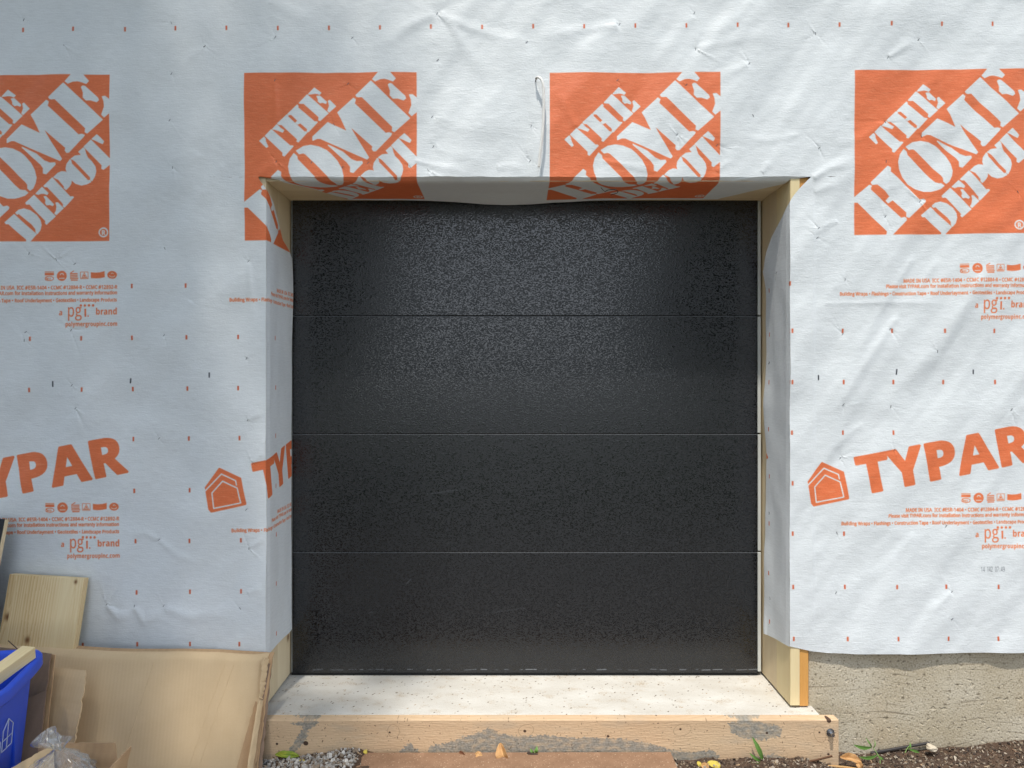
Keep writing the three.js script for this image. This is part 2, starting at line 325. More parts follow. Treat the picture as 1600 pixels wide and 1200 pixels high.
// ---------------------------------------------------------------- garage door
{
  const door = thing('garage_door', 'black sectional garage door with four embossed panels in the doorway', 'garage door', [0, 0, 0]);
  const x0 = -0.968, x1 = (1183.8 - 800) / 354.3, zf = -0.30, H0 = 0.256, seams = [EYE + (600 - 862.5) / 354.3, EYE + (600 - 678) / 354.3, EYE + (600 - 493.5) / 354.3], top = 2.37;
  const tn = tileNoise(1024, 1024, 91, [[1, 1]]), tn2 = tileNoise(1024, 1024, 17, [[2, 0], [1, 1]]);
  const bt = dataTex(1024, 1024, (i, j) => { const k = j * 1024 + i; return 0.8 * tn2[k] + 0.3 * tn[k] - 0.05; }, { srgb: false });
  const cv = document.createElement('canvas'); cv.width = cv.height = 1024; const c = cv.getContext('2d');
  c.fillStyle = 'rgb(14,16,20)'; c.fillRect(0, 0, 1024, 1024);
  const DX = px => ((px - 800) / 354.3 - x0) / (x1 - x0) * 1024, DY = py => (py - 308) / (1056 - 308) * 1024;
  c.lineCap = 'round';
  const scr = (a, b, e, f, w, al) => { c.strokeStyle = `rgba(150,154,158,${al})`; c.lineWidth = w; c.beginPath(); c.moveTo(DX(a), DY(b)); c.lineTo(DX(e), DY(f)); c.stroke(); };
  scr(1000, 587, 1032, 583, 1.6, 0.35); scr(1020, 590, 1055, 585, 1.2, 0.3); scr(665, 772, 715, 766, 1.4, 0.3); scr(690, 768, 730, 762, 1.2, 0.25); scr(760, 958, 820, 950, 1.3, 0.28); scr(635, 912, 642, 905, 1.6, 0.5); scr(575, 958, 582, 956, 1.4, 0.5);
  const rs = rngOf(12); let px = 470; while (px < 1178) { const L = 2 + rs() * rs() * 34; scr(px, 1045.5 + rs() * 1.4, px + L, 1045.5 + rs() * 1.4, 1 + rs() * 1.6, 0.25 + rs() * 0.55); px += L + 3 + rs() * 20; }
  for (let k = 0; k < 140; k++) { const a = 465 + rs() * 715, b = 320 + rs() * 730, w = rs(); scr(a, b, a + 0.5 + w * 1.5, b + 0.3, 0.8 + rs(), 0.18 + 0.3 * rs()); }
  const map = new THREE.CanvasTexture(cv); map.colorSpace = THREE.SRGBColorSpace; map.magFilter = THREE.LinearFilter;
  const mat = new THREE.MeshPhysicalMaterial({ map, roughness: 1, roughnessMap: rep(dataTex(1024, 1024, (i, j) => { const k = j * 1024 + i; return 0.52 - 0.42 * sstep(0.47, 0.58, 0.75 * tn2[k] + 0.25 * tn[k]); }, { srgb: false }), 2.1, 2.1), ior: 1.63, bumpMap: rep(bt, 2.1, 2.1), bumpScale: 0.00038, specularIntensity: 1 });
  const ys = [H0, ...seams, top], yA = EYE + (600 - 1056) / 354.3, yB = EYE + (600 - 308) / 354.3;
  const seamHighlightMat = std({ color: 0x55585b, roughness: 0.55 });  // grey that paints in the light caught along the panel seams
  for (let k = 0; k < 4; k++) {
    const a = ys[k] + (k ? 0.0008 : 0), b = ys[k + 1] - 0.0008;
    const g = boxUV(new RoundedBoxGeometry(x1 - x0, b - a, 0.045, 3, 0.003), 'y'); g.translate((x0 + x1) / 2, (a + b) / 2, zf - 0.0225);
    const p = g.attributes.position, uv = g.attributes.uv;
    for (let i = 0; i < p.count; i++) uv.setXY(i, (p.getX(i) - x0) / (x1 - x0), (p.getY(i) - yA) / (yB - yA));
    const pn_ = part('door_panel', g, mat, door);
    if (k < 3) part('seam_highlight', box(x0 + 0.001, x1 - 0.001, b - 0.0034, b - 0.0006, zf - 0.004, zf + 0.0006, 'x', 0, 0, 0.0008), seamHighlightMat, pn_);  // added strip: a painted highlight on the top edge at each seam
  }
  part('tongue_backing', box(x0 + 0.004, x1 - 0.004, H0 + 0.01, top - 0.01, zf - 0.06, zf - 0.012, 'y'), std({ color: 0x1a1b1d, roughness: 0.6 }), door);
  part('bottom_seal', box(x0 - 0.008, x1 + 0.008, SILL + 0.0015, H0 - 0.0015, zf - 0.035, zf - 0.006, 'x', 0, 0, 0.006), std({ color: 0x121314, roughness: 0.75 }), door);
  const pvc = std({ color: 0xc9ccc6, roughness: 0.45 });
  for (let k = 0; k < 4; k++) part('side_seal', box(x1 + 0.0015 + 0.001 * (k % 2), x1 + 0.0165, ys[k] + 0.004, ys[k + 1] - 0.003, zf - 0.03, zf - 0.004 - 0.001 * k, 'y'), pvc, door);
  part('end_strip', box(x0 - 0.008, x0 - 0.001, H0, top, zf - 0.04, zf - 0.006, 'y'), std({ color: 0x8f9291, roughness: 0.5 }), door);
}

// ---------------------------------------------------------------- house wrap: the print
const TX0 = -160, TX1 = 1760, TY0 = -130, TY1 = 1060;
const uvOf = (u, v) => [(u - TX0) / (TX1 - TX0), 1 - (v - TY0) / (TY1 - TY0)];
const ORANGE = 'rgb(226,116,68)';
function printCanvas() {
  const W = 2048, H = 1270, k0 = W / (TX1 - TX0), cv = document.createElement('canvas'); cv.width = W; cv.height = H;
  const c = cv.getContext('2d'); const WHITE = 'rgb(220,224,224)';
  c.fillStyle = WHITE; c.fillRect(0, 0, W, H);
  c.setTransform(k0, 0, 0, H / (TY1 - TY0), -TX0 * k0, -TY0 * H / (TY1 - TY0));
  // letters of the square emblem; A..F are the corners of the tracing tiles, 0.35 units each step
  const T = { A: [520, 80], B: [1040, 80], C: [520, 400], D: [1040, 400], E: [520, 740], F: [1040, 740] };
  const glyphs = [
    ['C', 395,325,320,390,440,505,465,490,425,410,415,350], ['C', 525,190,420,300,735,600,732,648,758,660,912,488,900,480,860,480], ['C', 625,105,550,180,600,190,660,210,725,235,745,205,690,170],
    ['C', 800,-69,640,81,660,101,705,98,975,345,990,365,982,400,1005,408,1160,240,1110,232,815,-40,822,-60], ['A', 960,985,1010,945,1060,975,995,1010], ['A', 985,668,820,830,845,840,880,835,1000,950,1170,1095,1165,1140,1185,1145,1340,975,1285,965,990,710,1000,690],
    ['A', 1155,485,1020,635,1050,640,1100,640,1375,885,1365,935,1390,945,1530,815], ['A', 1280,360,1180,470,1230,465,1290,455,1340,462,1375,475,1400,450], ['A', 1330,510,1355,560,1355,600,1390,630,1430,620,1490,640,1500,615,1380,505], ['B', 50,600,70,680,40,770,65,790,175,690,70,585],
    ['E', 320,285,50,510,50,590,110,590,640,1110,625,1200,700,1200,970,915,965,880,935,865,880,880,335,370,335,330,350,300],
    ['E', 645,-57,350,235,370,272,400,270,460,265,600,380,685,485,620,560,655,600,735,545,980,770,980,850,1020,865,1300,590,1305,560,1275,540,1205,555,820,160,685,45,690,-27],
    ['C', 925,615,860,710,830,840,850,960,910,1110,1010,1240,1130,1320,1280,1370,1400,1372,1486,1351,1576,1321,1636,1271,1586,1231,1546,1231,1486,1216,1400,1140,985,715,975,660],
    ['D', -516,565,-396,490,-266,465,-126,490,14,555,90,620,200,740,270,870,300,1000,285,1090,240,1190,190,1226,150,1191,145,1121,110,1075,0,970,-166,800,-356,620,-396,600,-466,615],
    ['D', 40,65,385,225,270,-20,215,-114,490,-369,525,-344,505,-274,1050,236,1110,225,1155,240,1140,270,880,545,840,550,815,515,825,465,430,125,375,45,560,360,750,665,725,695,100,430,0,385,-86,345,-146,340,-226,375,-226,315],
    ['D', 45,460,300,580,440,700,540,740,630,735,640,765,480,935,430,920,430,830,380,760,220,620,60,475],
    ['B', 795,240,535,490,550,515,580,522,640,515,1175,1030,1170,1100,1205,1118,1475,880], ['B', 950,60,830,205,875,240,960,200,1040,190,1120,210,1185,235,1225,190,1110,60], ['B', 1105,300,1140,400,1135,480,1185,530,1260,525,1370,560,1405,530,1390,490,1160,285,1130,280], ['B', 1475,468,1505,548,1515,648,1465,788,1510,833,1660,710,1660,575,1525,463],
    ['F', -86,690,-246,830,-226,855,-186,850,130,1130,130,1180,185,1165,295,1035,0,770], ['F', -56,660,0,610,90,590,200,620,310,700,370,790,385,870,365,960,315,1025,295,1000,290,940,230,860,50,710,0,670,-30,685],
    ['F', 265,345,120,480,135,505,190,500,470,800,460,835,480,855,635,715], ['F', 410,205,300,315,345,330,400,310,450,312,500,330,515,305], ['F', 450,370,480,430,470,480,490,515,540,505,590,525,605,505,480,370], ['F', 650,475,665,540,655,620,630,665,655,685,775,570,680,475],
    ['F', 590,35,445,180,460,195,510,195,780,490,780,540,800,548,960,375,945,365,900,370], ['D', 620,995,690,925,760,893,820,900,860,935,920,1030,915,1100,880,1160,830,1210,800,1186,800,1151,700,1030,640,1005],
    ['D', 905,680,850,760,835,840,860,940,920,1030,1000,1100,1100,1130,1200,1110,1270,1070,1250,1045,1215,1050,930,750,920,700], ['D', 925,665,990,615,1060,605,1115,605,1060,540,1140,470,1160,490,1180,570,1210,640,1280,710,1340,800,1355,880,1335,970,1290,1050,1265,1030,1265,990,1000,710,960,680],
    ['D', 1275,330,1155,450,1465,770,1460,830,1490,845,1635,725,1635,670,1590,650], ['D', 1380,235,1295,310,1350,330,1430,370,1475,390,1495,350,1450,300],
  ];
  const emblem = (L, Tp, w, h, skew) => {
    c.save(); c.transform(1, skew, 0, 1, L, Tp); c.scale(w / 1063, h / 1036);
    c.fillStyle = ORANGE; c.fillRect(0, 0, 1063, 1036);
    c.beginPath(); c.rect(-3, -3, 1069, 1042); c.clip();
    c.fillStyle = c.strokeStyle = WHITE; c.lineJoin = 'round'; c.lineWidth = 7;
    for (const [k, ...p] of glyphs) {
      c.beginPath();
      for (let i = 0; i < p.length; i += 2) { const X = T[k][0] + 0.35 * p[i] - 537, Y = T[k][1] + 0.35 * p[i + 1] - 117 + 0.0105 * X; i ? c.lineTo(X, Y) : c.moveTo(X, Y); }
      c.closePath(); c.fill(); c.stroke();
    }
    const rx = 1040 + 0.35 * 1493 - 537, ry = 740 + 350 - 117 + 10; c.lineWidth = 9; c.beginPath(); c.arc(rx, ry, 27, 0, 7); c.stroke();
    c.font = 'bold 42px sans-serif'; c.textAlign = 'center'; c.textBaseline = 'middle'; c.fillText('R', rx, ry + 2);
    c.restore();
  };
  emblem(-96, 118, 267, 260, -0.006); emblem(382, 114.5, 269, 261, -0.004); emblem(859, 114, 266, 258, -0.004); emblem(1335, 110, 266, 257, -0.009);
  // small lines, right-aligned at R
  const lines = (R, y, dense) => {
    c.save(); c.translate(R, y); c.rotate(-0.009); c.fillStyle = c.strokeStyle = ORANGE; c.textAlign = 'right'; c.textBaseline = 'alphabetic';
    const row = (s, yy, size, w) => { c.font = `${size}px sans-serif`; const m = c.measureText(s).width; c.save(); c.translate(0, yy); c.scale(w / m, 1); c.fillText(s, 0, 0); c.lineWidth = 0.35; c.strokeText(s, 0, 0); c.restore(); };
    row('MADE IN USA  ICC #ESR-1404 \u2022 CCMC #12884-R \u2022 CCMC #12892-R', 20, 7.6, 201);
    row('Please visit TYPAR.com for installation instructions and warranty information', 28.5, 7.4, 229);
    row('Building Wraps \u2022 Flashings \u2022 Construction Tape \u2022 Roof Underlayment \u2022 Geotextiles \u2022 Landscape Products', 39.5, 7.2, 302);
    const b = (s, x, yy, size, w) => { c.save(); c.font = `bold ${size}px sans-serif`; const m = c.measureText(s).width; c.translate(x, yy); c.scale(w / m, 1); c.fillText(s, 0, 0); c.restore(); };
    b('a', -86, 61, 12, 6); b('brand', 1, 60.5, 14, 35); c.font = '27px sans-serif';
    { c.save(); const m = c.measureText('pg').width; c.translate(-55, 63); c.scale(24 / m, 1); c.fillText('pg', 0, 0); c.restore(); }
    c.fillRect(-51, 51, 2.6, 12.5); c.fillRect(-46.5, 61.5, 2, 2);
    for (let k = 0; k < 4; k++) { c.beginPath(); c.arc(-56.5 + k * 6.3, 46, 2, 0, 7); c.fill(); }
    b('polymergroupinc.com', 1, 78, 9.5, 83);
    // six small marks above the lines
    c.lineWidth = 1; c.fillRect(-114, -8, 14, 1); c.fillRect(-114, -6, 14, 4); c.font = 'bold 8px sans-serif'; c.textAlign = 'center'; c.fillText('5', -111.5, 6); c.beginPath(); c.ellipse(-107, 3, 6.5, 3.4, 0, 0, 7); c.stroke(); c.font = '5px sans-serif'; c.fillText('88', -107, 5);
    c.beginPath(); c.arc(-87.5, -1, 8, 0, 7); c.fill(); c.fillStyle = WHITE; c.fillRect(-92, 2.2, 9, 1.2); c.beginPath(); c.arc(-87.5, -2.2, 2.6, Math.PI, 0); c.lineWidth = 1.2; c.strokeStyle = WHITE; c.stroke();
    c.fillStyle = c.strokeStyle = ORANGE; c.beginPath(); c.moveTo(-74, -5); c.lineTo(-68, -8.5); c.stroke(); for (const q of [-5, -2.4, 0.2]) c.fillRect(-73, q, 11, 1.5); c.fillRect(-73.5, 2.6, 12.5, 1.4); c.fillRect(-73, 5, 11, 1.7); c.fillRect(-74, -5, 0.8, 9);
    c.lineWidth = 0.8; c.strokeRect(-57.5, -6.5, 12, 10.5); c.beginPath(); c.moveTo(-51.5, -5.5); c.lineTo(-55, 1.5); c.lineTo(-48, 1.5); c.closePath(); c.stroke(); c.fillRect(-56.5, 2, 10, 1); c.beginPath(); c.arc(-51.5, -1, 1.5, 0, 7); c.fill();
    c.beginPath(); c.moveTo(-41, -6); c.quadraticCurveTo(-30, -4, -19, -7.5); c.lineTo(-19, 2); c.quadraticCurveTo(-30, 5, -41, 3); c.fill();
    c.beginPath(); c.ellipse(-7.5, -1.5, 7.5, 6, 0, 0, 7); c.fill(); c.strokeStyle = WHITE; c.lineWidth = 1; c.beginPath(); c.ellipse(-7.5, -1.5, 4.6, 3.2, 0, 0.3, 2.8); c.stroke(); c.beginPath(); c.arc(-7, -2.4, 2, 3.4, 6); c.stroke();
    c.restore();
  };
  // roof-shaped mark and the slanted word, k-th repeat
  const word = (k, ox, oy) => {
    c.save(); c.translate(ox, oy); c.fillStyle = ORANGE; c.strokeStyle = ORANGE; c.lineJoin = 'round';
    const P = (l, close = true) => { c.beginPath(); l.forEach(([a, b], i) => i ? c.lineTo((a - 1272) / 4, (b - 284) / 4) : c.moveTo((a - 1272) / 4, (b - 284) / 4)); if (close) c.closePath(); };
    P([[1365, 292], [1497, 350], [1526, 508], [1318, 554], [1306, 540], [1282, 408]]); c.lineWidth = 4; c.fill(); c.stroke();
    c.strokeStyle = WHITE; c.lineWidth = 2; P([[1276, 428], [1378, 322], [1470, 362], [1476, 392]], false); c.stroke(); P([[1320, 440], [1387, 366], [1480, 408], [1500, 502], [1332, 536]]); c.stroke();
    c.fillStyle = ORANGE; c.strokeStyle = ORANGE; c.textAlign = 'left'; c.textBaseline = 'alphabetic';
    c.translate(87, 51); c.rotate(-0.194); c.font = 'bold 80px sans-serif'; const m = c.measureText('TYPAR').width; c.scale(275 / m, 1); c.fillText('TYPAR', -2, -1); c.lineWidth = 3.6; c.strokeText('TYPAR', -2, -1);
    c.restore();
  };
  [[0, 183, 431], [1, 660, 428.5], [3, 1613, 419.5]].forEach(([k, R, y]) => lines(R, y));
  [[0, 186, 793], [1, 663, 789], [3, 1616, 778]].forEach(([k, R, y]) => lines(R, y));
  word(0, -155, 740); word(1, 320, 731); word(2, 792, 727); word(3, 1261, 722);
  // register ticks
  c.fillStyle = 'rgb(204,98,62)';
  const tick = (x, y) => c.fillRect(x - 1.4, y - 3.4, 2.8, 6.8);
  for (let x = 35; x < 1700; x += 79.8) tick(x, 46 - (x - 35) * 0.006); tick(-45, 46.5); tick(-125, 47);
  const rows = { 447: [206, 290], 528: [-33, 47, 127, 207, 292, 372, 452, 532], 608: [-33, 47, 128, 207, 293, 373, 453, 533], 686: [209, 295, 375, 454], 767: [210, 296, 455], 846: [211, 296, 376, 456], 926: [-30, 50, 130, 213, 296, 376, 457], 1007: [-30, 50, 130, 214, 297, 375, 457],
    443: [1154, 1234], 517: [1154, 1237, 1317, 1394, 1475, 1554, 1634], 597: [1154, 1237, 1317, 1396, 1475, 1555, 1635], 676: [1154, 1237, 1317, 1396], 755: [1155, 1238], 834: [1155, 1239, 1319], 917: [1156, 1239, 1320, 1401, 1479, 1560, 1640], 998: [1157, 1240, 1324, 1403, 1482, 1560, 1640] };
  for (const y in rows) rows[y].forEach((x, i) => tick(x, +y - (x > 1000 ? 0 : (x - 200) * 0.009)));
  c.fillStyle = 'rgb(34,36,44)';
  for (const [x, y, h, r] of [[83, 600, 9, 0], [204, 595, 8, 0.12], [327, 586, 8, 0], [1279, 590, 8, 0], [1401, 581, 9, 0.1], [1521, 581, 7, 0]]) { c.save(); c.translate(x, y); c.rotate(r); c.fillRect(-0.8, -h / 2, 1.8, h); c.restore(); }
  c.font = '11px monospace'; c.textAlign = 'left'; c.fillStyle = 'rgba(60,64,70,0.85)'; c.save(); c.translate(1533, 894); c.rotate(-0.02); { const m = c.measureText('14 142 07:49').width; c.scale(37 / m, 1); c.fillText('14 142 07:49', 0, 0); } c.restore();
  // woven grain and thin worn places in the ink
  c.setTransform(1, 0, 0, 1, 0, 0);
  const im = c.getImageData(0, 0, W, H), d = im.data, rr = rngOf(4), rowv = new Float32Array(H).map(() => (rr() - 0.5) * 5);
  for (let j = 0; j < H; j++) for (let i = 0; i < W; i++) {
    const o = (j * W + i) * 4, n = rowv[j] * (0.5 + noise(i / 90, j / 2, 3)) + 7 * noise(i / 16, j / 1.6, 7) + (rr() - 0.5) * 5 + 4 * noise(i / 120, j / 80, 2);
    const ink = d[o + 2] < 150 && d[o] > 150 ? clamp((noise(i / 22, j / 2, 12) + noise(i / 5, j / 3, 5) * 0.5 - 0.12) * 0.5) * 0.5 : 0;
    d[o] = clamp((d[o] + n + ink * 20) / 255) * 255; d[o + 1] = clamp((d[o + 1] + n + ink * 80) / 255) * 255; d[o + 2] = clamp((d[o + 2] + n + ink * 100) / 255) * 255;
  }
  c.putImageData(im, 0, 0);
  return cv;
}
const wrapTex = new THREE.CanvasTexture(printCanvas()); wrapTex.colorSpace = THREE.SRGBColorSpace; wrapTex.magFilter = THREE.LinearFilter; wrapTex.anisotropy = 8;
const wrapBump = (() => {
  const a = tileNoise(1024, 1024, 31, [[14, 0], [8, 1]]), b = tileNoise(1024, 1024, 32, [[4, 2], [3, 3]]), r = rngOf(6), line = new Float32Array(1024);
  for (let k = 0; k < 26; k++) line[Math.floor(r() * 1024)] = 0.6 * r();
  return dataTex(1024, 1024, (i, j) => { const k = j * 1024 + i; return 0.55 * a[k] + 0.45 * b[k] - line[j] * 0.5; }, { srgb: false });
})();
const mWrap = new THREE.MeshPhysicalMaterial({ map: wrapTex, bumpMap: rep(wrapBump, (TX1 - TX0) / SU / 0.55, (TY1 - TY0) / SU / 0.55), bumpScale: 0.0007, roughness: 0.55, side: THREE.DoubleSide });

// ---------------------------------------------------------------- house wrap: creases
const STAPLES = [[268,115],[265,188],[270,262],[45,396],[86,405],[116,412],[257,388],[40,519],[111,516],[38,532],[257,524],[388,408],[386,560],[388,656],[112,602],[118,638],[249,685],[247,844],[396,724],[210,947],[166,945],[255,947],[375,951],[385,796],[388,857],[36,30],[268,36],[320,73],[430,58],[550,58],[683,22],[684,94],[101,72],[968,38],[1085,20],[1087,77],[1170,100],[1275,52],[1387,90],[1435,62],[823,66],[430,126],[544,131],[522,195],[432,253],[487,254],[535,261],[575,254],[641,261],[675,182],[677,229],[669,266],[965,125],[1072,133],[1058,210],[1120,227],[1177,180],[830,197],[828,252],[1384,190],[1280,231],[1440,213],[1385,252],[1384,338],[1437,315],[1278,357],[1276,372],[1320,437],[1317,522],[1391,514],[1464,549],[1317,632],[1392,635],[1314,716],[1397,703],[1478,822],[1308,833],[1306,926],[1487,925],[1487,967],[1590,300],[1580,640]];
const PUCK = STAPLES.map(([u, v], k) => {
  const r = rngOf(900 + k), n = 2 + Math.floor(r() * 3), rays = [];
  for (let i = 0; i < n; i++) rays.push([(r() < 0.6 ? -0.9 + (r() - 0.5) * 0.9 + (r() < 0.5 ? Math.PI : 0) : r() * 6.28), 0.07 + r() * 0.12, (r() < 0.5 ? -1 : 1) * (0.4 + r() * 0.9)]);
  return { x: sx(u), y: sy(v), L: 0.016 + r() * r() * 0.07, a: 0.0011 + r() * r() * 0.0034, rays };
});
// long drapes: [amplitude mm, width mm, points in sheet units]
const RIDGES = [
  [3.6, 16, 1432, 395, 1385, 470, 1335, 560, 1285, 650], [3.2, 14, 1405, 490, 1350, 570, 1280, 680], [2.8, 17, 1470, 400, 1392, 515, 1320, 610, 1290, 660], [3.2, 20, 1535, 425, 1470, 545, 1400, 610, 1330, 672], [2.6, 22, 1600, 420, 1540, 520, 1480, 600],
  [4.5, 13, 1268, 280, 1296, 262, 1345, 248], [2.5, 15, 1270, 300, 1310, 285, 1340, 262], [3.0, 22, 1610, 300, 1560, 345, 1480, 375], [2.2, 14, 1408, 235, 1392, 290, 1340, 330], [2.4, 10, 1310, 345, 1290, 352, 1262, 372],
  [2.6, 11, 1487, 925, 1465, 945, 1438, 962], [2.0, 16, 1430, 830, 1380, 890, 1290, 940], [2.2, 14, 1350, 660, 1300, 700, 1270, 760], [2.2, 12, 1384, 190, 1345, 215, 1290, 230],
  [3.4, 20, 683, 22, 640, 40, 590, 75, 555, 118], [3.2, 16, 683, 22, 740, 45, 800, 62, 860, 70], [2.6, 18, 700, 30, 730, 80, 770, 130], [3.2, 20, 968, 38, 920, 70, 880, 112], [2.6, 15, 968, 38, 900, 48, 820, 62], [2.4, 18, 1085, 22, 1050, 70, 1010, 110], [2.6, 16, 1170, 100, 1130, 118, 1090, 150], [3.0, 10, 1387, 90, 1412, 74, 1435, 62], [2.4, 16, 1087, 77, 1160, 60, 1240, 50], [2.2, 18, 1177, 0, 1150, 30, 1090, 70],
  [2.0, 18, 325, 70, 295, 92, 268, 115], [2.6, 26, 310, 235, 275, 310, 250, 385], [2.6, 22, 352, 255, 300, 330, 275, 400], [2.6, 20, 300, 470, 280, 500, 257, 524], [2.4, 20, 420, 0, 480, 30, 500, 60],
  [4.5, 12, 166, 945, 186, 964, 208, 950], [5, 13, 210, 948, 226, 972, 254, 949], [4, 18, 255, 949, 300, 965, 375, 953], [2.4, 12, 247, 844, 225, 832, 190, 838], [2.4, 12, 247, 844, 280, 870, 320, 880],
  [1.6, 20, 680, 182, 720, 200, 790, 215], [1.6, 18, 677, 229, 720, 245, 780, 250], [1.8, 12, 775, 262, 800, 258, 822, 270], [2.0, 9, 645, 250, 690, 262, 740, 268], [2.0, 10, 940, 250, 1000, 262, 1060, 268], [2.4, 11, 432, 253, 408, 272, 396, 300], [2.4, 9, 430, 126, 432, 170, 428, 250], [2.0, 9, 1190, 270, 1195, 262, 1205, 252], [1.8, 8, 1120, 268, 1130, 258, 1150, 250],
  [2.2, 10, 388, 408, 392, 450, 398, 520], [2.2, 10, 386, 560, 396, 545, 408, 530], [2.4, 9, 388, 656, 398, 650, 410, 640], [2.6, 9, 396, 724, 408, 712, 414, 700], [2.6, 9, 388, 857, 402, 848, 412, 838], [2.4, 9, 386, 927, 400, 922, 412, 915], [1.6, 8, 1280, 475, 1400, 472, 1520, 476], [1.8, 12, 1250, 210, 1200, 220, 1130, 210], [2.4, 14, 900, 200, 880, 160, 865, 130],
].map(([a, w, ...p]) => { const q = []; for (let i = 0; i < p.length; i += 2) q.push([sx(p[i]), sy(p[i + 1])]); const xs = q.map(e => e[0]), ys = q.map(e => e[1]), m = w * 4.5e-3; let L = 0; for (let i = 1; i < q.length; i++) L += Math.hypot(q[i][0] - q[i - 1][0], q[i][1] - q[i - 1][1]); return { a: a * 0.85e-3, w: w * 1.5e-3, q, L, b: [Math.min(...xs) - m, Math.max(...xs) + m, Math.min(...ys) - m, Math.max(...ys) + m] }; });
function crease(x, y) {
  let d = 0;
  const a = 0.574, b = 0.819, s = x * a + y * b, t = -x * b + y * a;            // s runs up to the right, the way the sheet pulls
  d += 0.0090 * noise(s * 1.7, t * 4.6, 1) + 0.0046 * noise(s * 2.6, t * 9, 4) + 0.0018 * sstep(-0.2, 1.2, x) * noise(s * 2.2, t * 17, 19) + 0.0030 * noise(x * 2.6 - y * 1.2, y * 6 + x * 1.5, 14) + 0.0011 * noise(s * 11, t * 22, 6) + 0.0012 * noise(x * 7, y * 9, 8) + 0.00035 * noise(x * 24, y * 52, 11);
  for (const r of RIDGES) {
    if (x < r.b[0] || x > r.b[1] || y < r.b[2] || y > r.b[3]) continue;
    let best = 1e9, at = 0, len = 0;
    for (let i = 0; i < r.q.length - 1; i++) {
      const [x0, y0] = r.q[i], [x1, y1] = r.q[i + 1], dx = x1 - x0, dy = y1 - y0, l = Math.hypot(dx, dy), k = clamp(((x - x0) * dx + (y - y0) * dy) / (l * l)), e = Math.hypot(x - x0 - k * dx, y - y0 - k * dy);
      if (e < best) { best = e; at = len + k * l; } len += l;
    }
    const f = at / r.L, w = r.w * (0.6 + 0.8 * f);
    d += r.a * Math.exp(-((best / w) ** 2)) * sstep(0, 0.06, f) * (1 - sstep(0.55, 1, f));
  }
  for (const p of PUCK) {
    const dx = x - p.x, dy = y - p.y, r = Math.hypot(dx, dy); if (r > 0.16) continue;
    d -= p.a * 0.8 * Math.exp(-r / 0.012);
    const th = Math.atan2(dy, dx), f = p.a * sstep(0, 0.012, r) * Math.exp(-r / p.L);
    for (const [t0, w, k] of p.rays) { let q = th - t0; q = Math.atan2(Math.sin(q), Math.cos(q)); d += f * k * Math.exp(-((q / w) ** 2)); }
  }
  // boards proud of the sheathing either side of the doorway
  if (y < 2.36) d += 0.0026 * (sstep(sx(1276), sx(1268), x) * (x > 0 ? 1 : 0) * sstep(2.3, 2.2, y) * sstep(0.35, 0.8, y) + sstep(sx(428), sx(436), x) * (x < 0 ? 1 : 0) * sstep(2.2, 2.0, y));
  return d;
}
function patch(X, Yf, nY, geoList) {      // Yf(x, t) and the x itself may bend near the cut corners
  const pos = [], nor = [], uv = [], idx = [], e = 0.0025;
  for (let j = 0; j <= nY; j++) for (let i = 0; i < X.length; i++) {
    const [x, y, zo = 0] = Yf(X[i], j / nY), z = crease(x, y) + zo;
    const gx = (crease(x + e, y) - crease(x - e, y)) / (2 * e), gy = (crease(x, y + e) - crease(x, y - e)) / (2 * e), l = Math.hypot(gx, gy, 1);
    pos.push(x, y, z); nor.push(-gx / l, -gy / l, 1 / l); uv.push(...uvOf(x * SU + 800, 600 - (y - EYE) * SU));
  }
  const n = X.length;
  for (let j = 0; j < nY; j++) for (let i = 0; i < n - 1; i++) { const a = j * n + i; idx.push(a, a + 1, a + n, a + 1, a + n + 1, a + n); }
  const g = new THREE.BufferGeometry(); g.setAttribute('position', new THREE.Float32BufferAttribute(pos, 3)); g.setAttribute('normal', new THREE.Float32BufferAttribute(nor, 3)); g.setAttribute('uv', new THREE.Float32BufferAttribute(uv, 2)); g.setIndex(idx); geoList.push(g);
}
const wrap = thing('house_wrap', 'white building wrap sheet with orange printing covering the wall around the doorway', 'house wrap');
